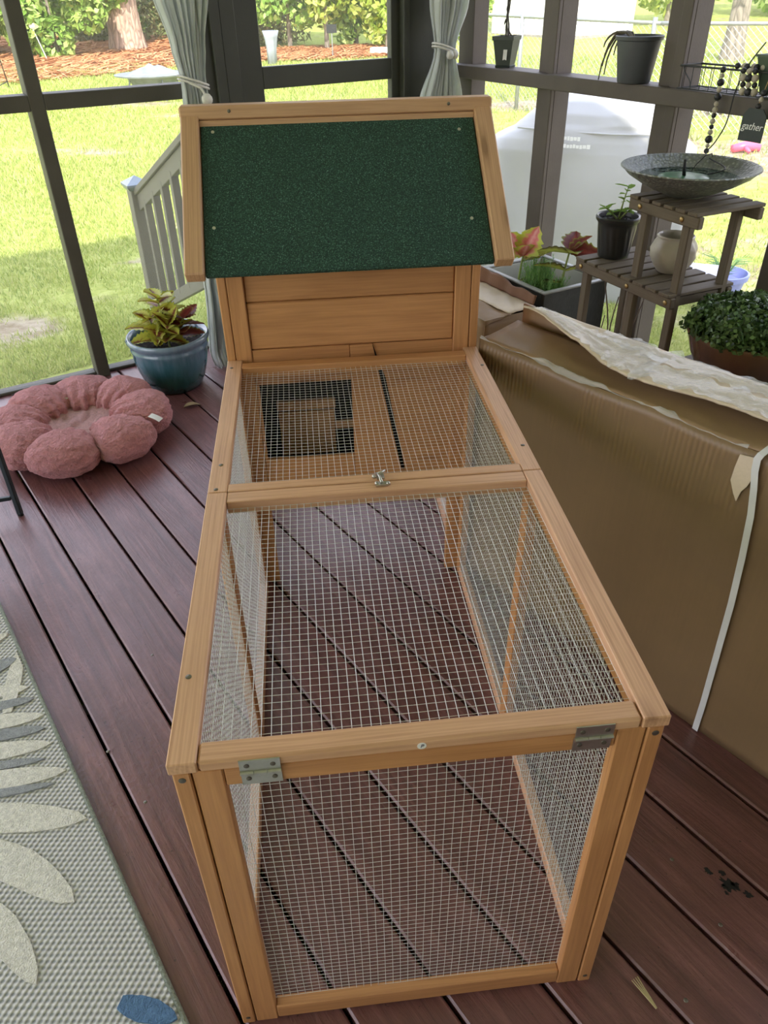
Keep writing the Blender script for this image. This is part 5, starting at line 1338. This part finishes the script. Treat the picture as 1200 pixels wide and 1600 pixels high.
M_LF = [leaf_mat('bright_green_leaves', [(96, 132, 44), (134, 172, 66), (170, 200, 96), (196, 214, 130)], .35),
        leaf_mat('yellow_green_leaves', [(120, 146, 44), (164, 188, 66), (196, 208, 96), (212, 220, 130)], .4),
        leaf_mat('olive_brush_leaves', [(96, 98, 58), (130, 132, 84), (160, 158, 110), (116, 96, 66)], .25),
        leaf_mat('dark_green_leaves', [(58, 84, 36), (84, 114, 52), (116, 146, 70)], .25)]
def trunk_mesh(h, r0, r1, flare=1.5, seed=0, lean=0.0):
    mb = MB(); n = 18; K = 26
    def fn(u, v):
        z = h * v; r = r0 + (r1 - r0) * v; r *= 1 + (flare - 1) * math.exp(-z / .45)
        t = 2 * PI * u; r *= 1 + .05 * noise.noise((math.cos(t) * 2, math.sin(t) * 2, z * 2 + seed)) + .05 * math.sin(5 * t + seed) * math.exp(-z / .5)
        return (r * math.cos(t) + lean * z, r * math.sin(t) + .03 * math.sin(z + seed), z - .15)
    mb.grid(fn, K, n, closed=True); return mb
def branch_tubes(mb, h, r, n, spread, seed, z0=.3):
    q = random.Random(seed)
    for i in range(n):
        z = h * q.uniform(z0, .95); a = q.uniform(0, 2 * PI); l = spread * q.uniform(.5, 1)
        mb.tube([(0, 0, z), (math.cos(a) * l * .5, math.sin(a) * l * .5, z + l * .25), (math.cos(a) * l, math.sin(a) * l, z + l * .5)], [r * .5, r * .3, r * .1], 5, cap=False)
def tree(name, label, x, y, h, tr, crown, n, mat, leaf=(.16, .09), bark=None, seed=0, cat='tree', group=None, clumps=14, branches=7):
    z0 = gz(x, y); t = thing(name, (x, y, z0), label, cat, group)
    mb = trunk_mesh(h * .9, tr, tr * .35, 1.4, seed); branch_tubes(mb, h * .9, tr, branches, crown[0] * .8, seed)
    add('trunk', mb, bark or M_BARKG, t, T(x, y, z0), smooth=True)
    r = np.random.default_rng(seed + 100)
    cx, cy, cz, c0 = crown
    cc = r.normal(0, 1, (clumps, 3)); cc /= np.linalg.norm(cc, axis=1)[:, None]; cc *= r.uniform(.25, .95, clumps)[:, None] ** .5
    cs = cc * np.array([cx, cy, cz]) + np.array([0, 0, c0]); k = r.integers(0, clumps, n)
    d = r.normal(0, 1, (n, 3)); d /= np.linalg.norm(d, axis=1)[:, None]
    rad = r.uniform(.5, 1, n)[:, None] ** .4
    pos = cs[k] + d * rad * np.array([cx, cy, cz]) * .42
    pos[:, 2] = np.maximum(pos[:, 2], .08)
    o = link('foliage', leaf_cloud(pos, d + np.array([0, -.2, .5]), leaf[0], leaf[1], .7), mat, t, T(x, y, z0)); o['kind'] = 'stuff'
    return t
# the big pine
px_, py_ = -3.97, 21.2; z0 = gz(px_, py_)
pine = thing('pine_tree', (px_, py_, z0), 'thick pine tree trunk rising from the orange straw bed', 'tree')
add('trunk', trunk_mesh(9.0, .36, .26, 1.35, 3), M_BARK, pine, T(px_, py_, z0), smooth=True)
mb = MB(); branch_tubes(mb, 9.0, .16, 12, 2.2, 4, .72); add('branches', mb, M_BARK, pine, T(px_, py_, z0))
n = 2600; d = RNG.normal(0, 1, (n, 3)); d /= np.linalg.norm(d, axis=1)[:, None]; pos = d * np.array([2.4, 2.4, 1.6]) * (RNG.random(n)[:, None] ** .4) + np.array([0, 0, 8.6])
o = link('foliage', leaf_cloud(pos, d, .35, .05, .8), M_LF[3], pine, T(px_, py_, z0)); o['kind'] = 'stuff'
tree('broadleaf_shrub', 'large bright green shrub left of the thick pine trunk', -6.0, 20.6, 3.4, .07, (2.0, 1.4, 1.45, 1.35), 9000, M_LF[0], (.20, .11), seed=1, cat='shrub')
tree('broadleaf_shrub', 'bright green shrub at the far left edge of the yard', -8.3, 20.4, 3.2, .07, (1.6, 1.2, 1.4, 1.35), 6500, M_LF[0], (.20, .11), seed=2, cat='shrub')
tree('broadleaf_shrub', 'low leafy bright green shrub hanging over the straw just left of the pine', -5.3, 19.9, 2.6, .04, (1.15, .7, 1.1, 1.25), 5200, M_LF[0], (.19, .11), seed=41, cat='shrub')
tree('dark_shrub', 'shadowed dark green shrub close behind the pine trunk', -4.7, 23.4, 3.2, .06, (1.7, 1.2, 1.5, 1.2), 4200, M_LF[2], (.18, .08), seed=3, cat='shrub')
tree('brushy_thicket', 'olive brown brushy thicket right of the thick pine trunk', -2.4, 22.4, 2.8, .05, (1.6, 1.1, 1.4, 1.1), 4200, M_LF[2], (.22, .05), seed=4, cat='shrub', branches=16)
tree('brushy_thicket', 'olive brown brush left of the thin saplings past the door', -.6, 21.8, 2.8, .05, (1.2, 1.0, 1.4, 1.3), 2400, M_LF[2], (.20, .05), seed=5, cat='shrub', branches=16)
saps = [(-.1, 20.6, 3.6, 'thin sapling at the left of the row past the screen door'), (.75, 20.0, 3.8, 'thin sapling behind the small black sign'), (1.5, 20.9, 3.8, 'thin sapling in the middle of the bright green row'),
        (2.15, 19.9, 3.6, 'thin leafy sapling nearest the white crate'), (3.0, 20.7, 3.8, 'leafy sapling at the right end of the row by the corner curtain')]
for i, (x, y, h, lb) in enumerate(saps):
    tree('sapling_tree', lb, x, y, h, .05, (1.05, .8, 1.4, 1.75), 3000, M_LF[1 if i % 2 else 0], (.17, .10), seed=20 + i, group='saplings past the screen door', clumps=16)
tree('broadleaf_shrub', 'bright green bush left of the white shed', 4.35, 21.6, 2.6, .05, (.75, .8, 1.1, 1.2), 2600, M_LF[0], (.17, .10), seed=30, cat='shrub')
tree('dark_tree', 'dark green tree filling the gap behind the saplings', 1.2, 27.5, 5, .12, (3.4, 2, 2.2, 2.2), 4200, M_LF[3], (.30, .16), seed=31)
tree('dark_tree', 'dark green tree standing behind the pine straw bed', -6.5, 27, 5, .12, (3.6, 2, 2.3, 2.3), 4200, M_LF[3], (.30, .16), seed=32)
tree('broadleaf_shrub', 'bright green bush right of the white shed', 10.0, 22.6, 3, .06, (1.2, 1.2, 1.3, 1.5), 3200, M_LF[1], (.19, .11), seed=33, cat='shrub')
tree('dark_tree', 'leafy green tree far behind the chain link fence', 14.5, 24.5, 5, .14, (2.6, 2.2, 2.2, 2.4), 4800, M_LF[0], (.26, .15), seed=34)
tree('dark_tree', 'leafy green tree at the far right beyond the lawn', 19.5, 24, 5, .14, (3.0, 2.2, 2.2, 2.4), 4800, M_LF[3], (.28, .15), seed=35)
tree('young_tree', 'grey trunk tree with sparse leafy sprays behind the wire basket', 8.45, 15.8, 5.0, .19, (1.5, 1.3, 1.5, 2.6), 900, M_LF[0], (.16, .09), seed=36, clumps=9)

# ------------------------------------------------------------------ shed
SH = thing('white_shed', (7.3, 21.6, gz(7.3, 21.6)), 'white ribbed metal shed beyond the fence', 'shed')
M_SHED = plain('white_painted_metal', (236, 236, 232), .5, 0, .03, 3); M_CONC = plain('grey_concrete', (150, 142, 130), .9, 0, .2, 6)
zs = .24
ca, cb_, cc = Vector((5.27, 22.66, 0)), Vector((6.72, 20.55, 0)), Vector((8.4, 21.0, 0))
def shed_wall(a, b, nm):
    d = b - a; u = d.normalized(); nn = Vector((u.y, -u.x, 0)); mb = MB(); L = d.length
    board(nm, SH, a + Vector((0, 0, zs + 1.35)), b + Vector((0, 0, zs + 1.35)), 2.5, .03, nn, M_SHED, 0)
    k = int(L / .22)
    for i in range(k + 1):
        p = a + u * (L * i / k) + nn * .022
        board('rib', SH, p + Vector((0, 0, zs + .12)), p + Vector((0, 0, zs + 2.6)), .035, .025, nn, M_SHED, 0)
    board('foundation', SH, a + Vector((0, 0, zs - .05)) , b + Vector((0, 0, zs - .05)), .34, .08, nn, M_CONC, 0)
shed_wall(ca, cb_, 'side_wall'); shed_wall(cb_, cc, 'front_wall')
cd = ca + (cc - cb_); shed_wall(cc, cd, 'end_wall'); shed_wall(cd, ca, 'back_wall')
mb = MB(); mb.prism([tuple(p[:2]) for p in (ca, cb_, cc, cd)], zs + 2.6, zs + 2.7); add('roof', mb, M_SHED, SH)

# ------------------------------------------------------------------ chain link fence
fence = thing('chain_link_fence', (4.5, 10.4, gz(4.5, 10.4)), 'grey chain link fence crossing the yard beyond the right screens', 'fence')
M_GALV = plain('dull_galvanised_pipe', (150, 154, 150), .5, .5)
FA = Vector((1.9, 13.7, 0)); FB = Vector((4.55, 10.25, 0)); FC = Vector((9.0, 7.2, 0))
for a, b in ((FA, FB), (FB, FC)):
    L = (b - a).length; u = (b - a).normalized(); k = max(2, int(L / 2.4)); H_ = 1.2
    mb = MB(); mb.tube([a + u * (L * i / 12) + Vector((0, 0, gz(*(a + u * (L * i / 12))[:2]) + H_)) for i in range(13)], .021, 8); add('top_rail', mb, M_GALV, fence, smooth=True)
    mb = MB(); pit = .085; nd = int(L / pit)
    for i in range(-15, nd + 1):
        for sg in (1, -1):
            s0 = i * pit if sg > 0 else (i + 15) * pit; s1 = s0 + sg * 15 * pit
            z0_, z1_ = .03, H_ - .02
            lo, hi = 0.0, 1.0
            if sg > 0:
                if s0 < 0: lo = -s0 / (s1 - s0)
                if s1 > L: hi = (L - s0) / (s1 - s0)
            else:
                if s0 > L: lo = (s0 - L) / (s0 - s1)
                if s1 < 0: hi = s0 / (s0 - s1)
            if hi <= lo: continue
            pts = []
            for q in (lo, hi):
                s = s0 + (s1 - s0) * q; p = a + u * s; pts.append((p.x, p.y, gz(p.x, p.y) + z0_ + (z1_ - z0_) * q))
            mb.tube(pts, .0026, 3, cap=False)
    o = add('chain_mesh', mb, M_GALV, fence); o['kind'] = 'stuff'
for p in (FA, FA + (FB - FA) * .5, FB + (FA - FB) * .02, FB + (FC - FB) * .45, FC):
    mb = MB(); mb.tube([(p.x, p.y, gz(p.x, p.y) - .1), (p.x, p.y, gz(p.x, p.y) + 1.26)], .03, 10); add('fence_post', mb, M_GALV, fence, smooth=True)

# ------------------------------------------------------------------ yard oddments
fx, fy = -2.45, 14.4; fz = gz(fx, fy)
fpit = thing('fire_pit', (fx, fy, fz), 'round silver-grey fire pit with a crumpled cover on the lawn', 'fire pit')
M_FP = plain('weathered_silver_metal', (140, 146, 150), .4, .3, .2, 8)
mb = MB(); mb.lathe([(0, .10), (.2, .11), (.36, .2), (.44, .32), (.62, .33), (.63, .35), (.42, .36), (.34, .24), (0, .16)], 40); add('bowl', mb, M_FP, fpit, T(fx, fy, fz), auto=50)
mb = MB(); mb.grid(lambda u, v: (.45 * v * math.cos(2 * PI * u), .45 * v * math.sin(2 * PI * u), .36 + .12 * (1 - v) * (1 + .6 * noise.noise((v * 4 * math.cos(2 * PI * u), v * 4 * math.sin(2 * PI * u), 2)))), 36, 12, closed=True); add('cover', mb, M_FP, fpit, T(fx, fy, fz), smooth=True)
for k in range(4):
    a = k * PI / 2 + .5; mb = MB(); mb.tube([(math.cos(a) * .40, math.sin(a) * .40, .30), (math.cos(a) * .48, math.sin(a) * .48, -.02)], .014, 8); add('leg', mb, M_FP, fpit, T(fx, fy, fz))
def gpos(x, y, dz=0.0): return T(x, y, gz(x, y) + dz)
ct = thing('white_crate', (1.9, 18.9, gz(1.9, 18.9)), 'small white plastic crate on the grass below the saplings', 'crate')
mb = MB(); mb.box((0, -.12, .09), (.45, .02, .16)); mb.box((0, .12, .09), (.45, .02, .16)); mb.box((-.215, 0, .09), (.02, .22, .16)); mb.box((.215, 0, .09), (.02, .22, .16)); add('side', mb, M_WHITE, ct, gpos(1.9, 18.9) @ RZ(-.3))
mb = MB(); mb.box((0, 0, .02), (.43, .22, .02)); add('bottom', mb, M_WHITE, ct, gpos(1.9, 18.9) @ RZ(-.3))
sg_ = thing('yard_sign', (.8, 18.5, gz(.8, 18.5)), 'small black sign on a thin stake before the saplings', 'sign')
mb = MB(); mb.box((0, 0, .58), (.22, .01, .16)); add('panel', mb, M_BLACK, sg_, gpos(.8, 18.5) @ RZ(.1)); mb = MB(); mb.tube([(0, .01, -.05), (0, .01, .6)], .012, 6); add('stake', mb, M_GALV, sg_, gpos(.8, 18.5))
ub = thing('furled_cloth', (-.5, 18.0, gz(-.5, 18.0)), 'pale grey furled cloth standing upright past the door frame', 'cloth')
mb = MB(); mb.lathe([(0, 0), (.09, .01), (.10, .3), (.13, .5), (.16, .62), (.09, .58), (0, .56)], 24, wob=lambda t, z: .14 * math.sin(5 * t + 3 * z)); add('cloth', mb, plain('pale_blue_grey_cloth', (150, 156, 160), .8), ub, gpos(-.5, 18.0), smooth=True)
rg = thing('rain_gauge_pole', (-5.6, 19.4, gz(-5.6, 19.4)), 'slim white pole with a round dial near the left shrubs', 'pole')
mb = MB(); mb.tube([(.18, 0, -.05), (.0, 0, .62)], .010, 8); add('pole', mb, M_WHITE, rg, gpos(-5.6, 19.4)); mb = MB(); mb.lathe([(0, .015), (.055, .012), (.062, 0), (.055, -.012), (0, -.015)], 20); add('dial', mb, M_WHITE, rg, gpos(-5.6, 19.4, .66) @ Matrix.Rotation(PI / 2, 4, 'X'), smooth=True)
hk = thing('shepherd_hook', (-5.2, 15.6, gz(-5.2, 15.6)), 'thin dark shepherd hook stake at the far left of the yard', 'hook')
mb = MB(); mb.tube([(0, 0, -.05), (-.1, 0, 1.2), (-.16, 0, 1.36), (-.27, 0, 1.38), (-.32, 0, 1.26)], .010, 6); add('rod', mb, M_BLACK, hk, gpos(-5.2, 15.6), smooth=True)
mb = MB(); mb.tube([(0, 0, .02), (.25, .05, -.02)], .008, 6); mb.tube([(-.0, 0, .12), (-.3, 0, .0)], .008, 6); add('foot', mb, M_BLACK, hk, gpos(-5.2, 15.6))
tg2 = thing('pink_toy', (5.15, 8.65, gz(5.15, 8.65)), 'bright pink plastic toy lying on the bare ground', 'toy')
M_PINK = plain('bright_pink_plastic', (240, 96, 126), .4)
mb = MB(); mb.tube([(-.16, 0, .05), (.0, .02, .07), (.17, -.01, .05)], [.045, .055, .04], 10); add('body', mb, M_PINK, tg2, gpos(5.15, 8.65), smooth=True)
mb = MB(); mb.tube([(-.02, 0, .06), (-.01, -.12, .03)], [.035, .02], 8); add('handle', mb, M_PINK, tg2, gpos(5.15, 8.65), smooth=True)
yb = MB(); yb.grid(lambda u, v: tuple(Vector((math.cos(2 * PI * u) * math.sin(PI * v) * .16, math.sin(2 * PI * u) * math.sin(PI * v) * .13, .09 - math.cos(PI * v) * .09)) * (1 + .15 * noise.noise((u * 6, v * 5, 1)))), 20, 12, closed=True)
tag(add('yellow_ball', yb, plain('faded_yellow_rubber', (226, 206, 120), .6), None, gpos(5.35, 10.9), smooth=True), 'dented pale yellow ball on the bare ground', 'ball')
db = MB(); db.grid(lambda u, v: tuple(Vector((math.cos(2 * PI * u) * math.sin(PI * v) * .14, math.sin(2 * PI * u) * math.sin(PI * v) * .12, .06 - math.cos(PI * v) * .07)) * (1 + .3 * noise.noise((u * 6, v * 5, 4)))), 20, 12, closed=True)
tag(add('rock', db, plain('brown_rock', (126, 112, 100), .9), None, gpos(5.9, 11.0), smooth=True), 'small brown rock beside the dented yellow ball', 'rock')
# blue pot, white plastic stool behind the stand
M_BLUE = plain('periwinkle_blue_plastic', (136, 146, 206), .45)
bz = gz(2.68, 4.22)
bpot = thing('blue_flower_pot', (2.68, 4.22, bz), 'periwinkle blue plastic pot with grassy plant outside the stand', 'flower pot')
mb = MB(); mb.lathe([(0, 0), (.10, 0), (.15, .22), (.165, .225), (.168, .26), (.155, .262), (.14, .2), (0, .19)], 36); add('pot', mb, M_BLUE, bpot, gpos(2.68, 4.22), auto=50)
mb = MB()
for k in range(70):
    a = random.uniform(0, 2 * PI); l = random.uniform(.06, .16); mb.tube([(0, 0, .19), (math.cos(a) * l * .5, math.sin(a) * l * .5, .19 + l), (math.cos(a) * l * 1.1, math.sin(a) * l * 1.1, .19 + l * 1.1)], [.004, .003, .001], 4, cap=False)
o = add('grassy_leaves', mb, M_DILL, bpot, gpos(2.68, 4.22)); o['kind'] = 'stuff'
stl = thing('plastic_stool', (2.17, 3.72, gz(2.17, 3.72)), 'pale lilac plastic stool outside behind the plant stand', 'stool')
M_LIL = plain('pale_lilac_plastic', (206, 208, 228), .5); SM_ = gpos(2.17, 3.72) @ RZ(-.5)
mb = MB(); mb.box((0, 0, .43), (.40, .36, .03)); add('seat', mb, M_LIL, stl, SM_)
for sx in (-1, 1):
    for sy in (-1, 1):
        mb = MB(); mb.tube([(sx * .17, sy * .15, .42), (sx * .20, sy * .18, 0)], [.028, .022], 8); add('leg', mb, M_LIL, stl, SM_, smooth=True)
for sy in (-1, 1):
    mb = MB(); mb.box((0, sy * .165, .38), (.34, .015, .06)); add('apron', mb, M_LIL, stl, SM_)
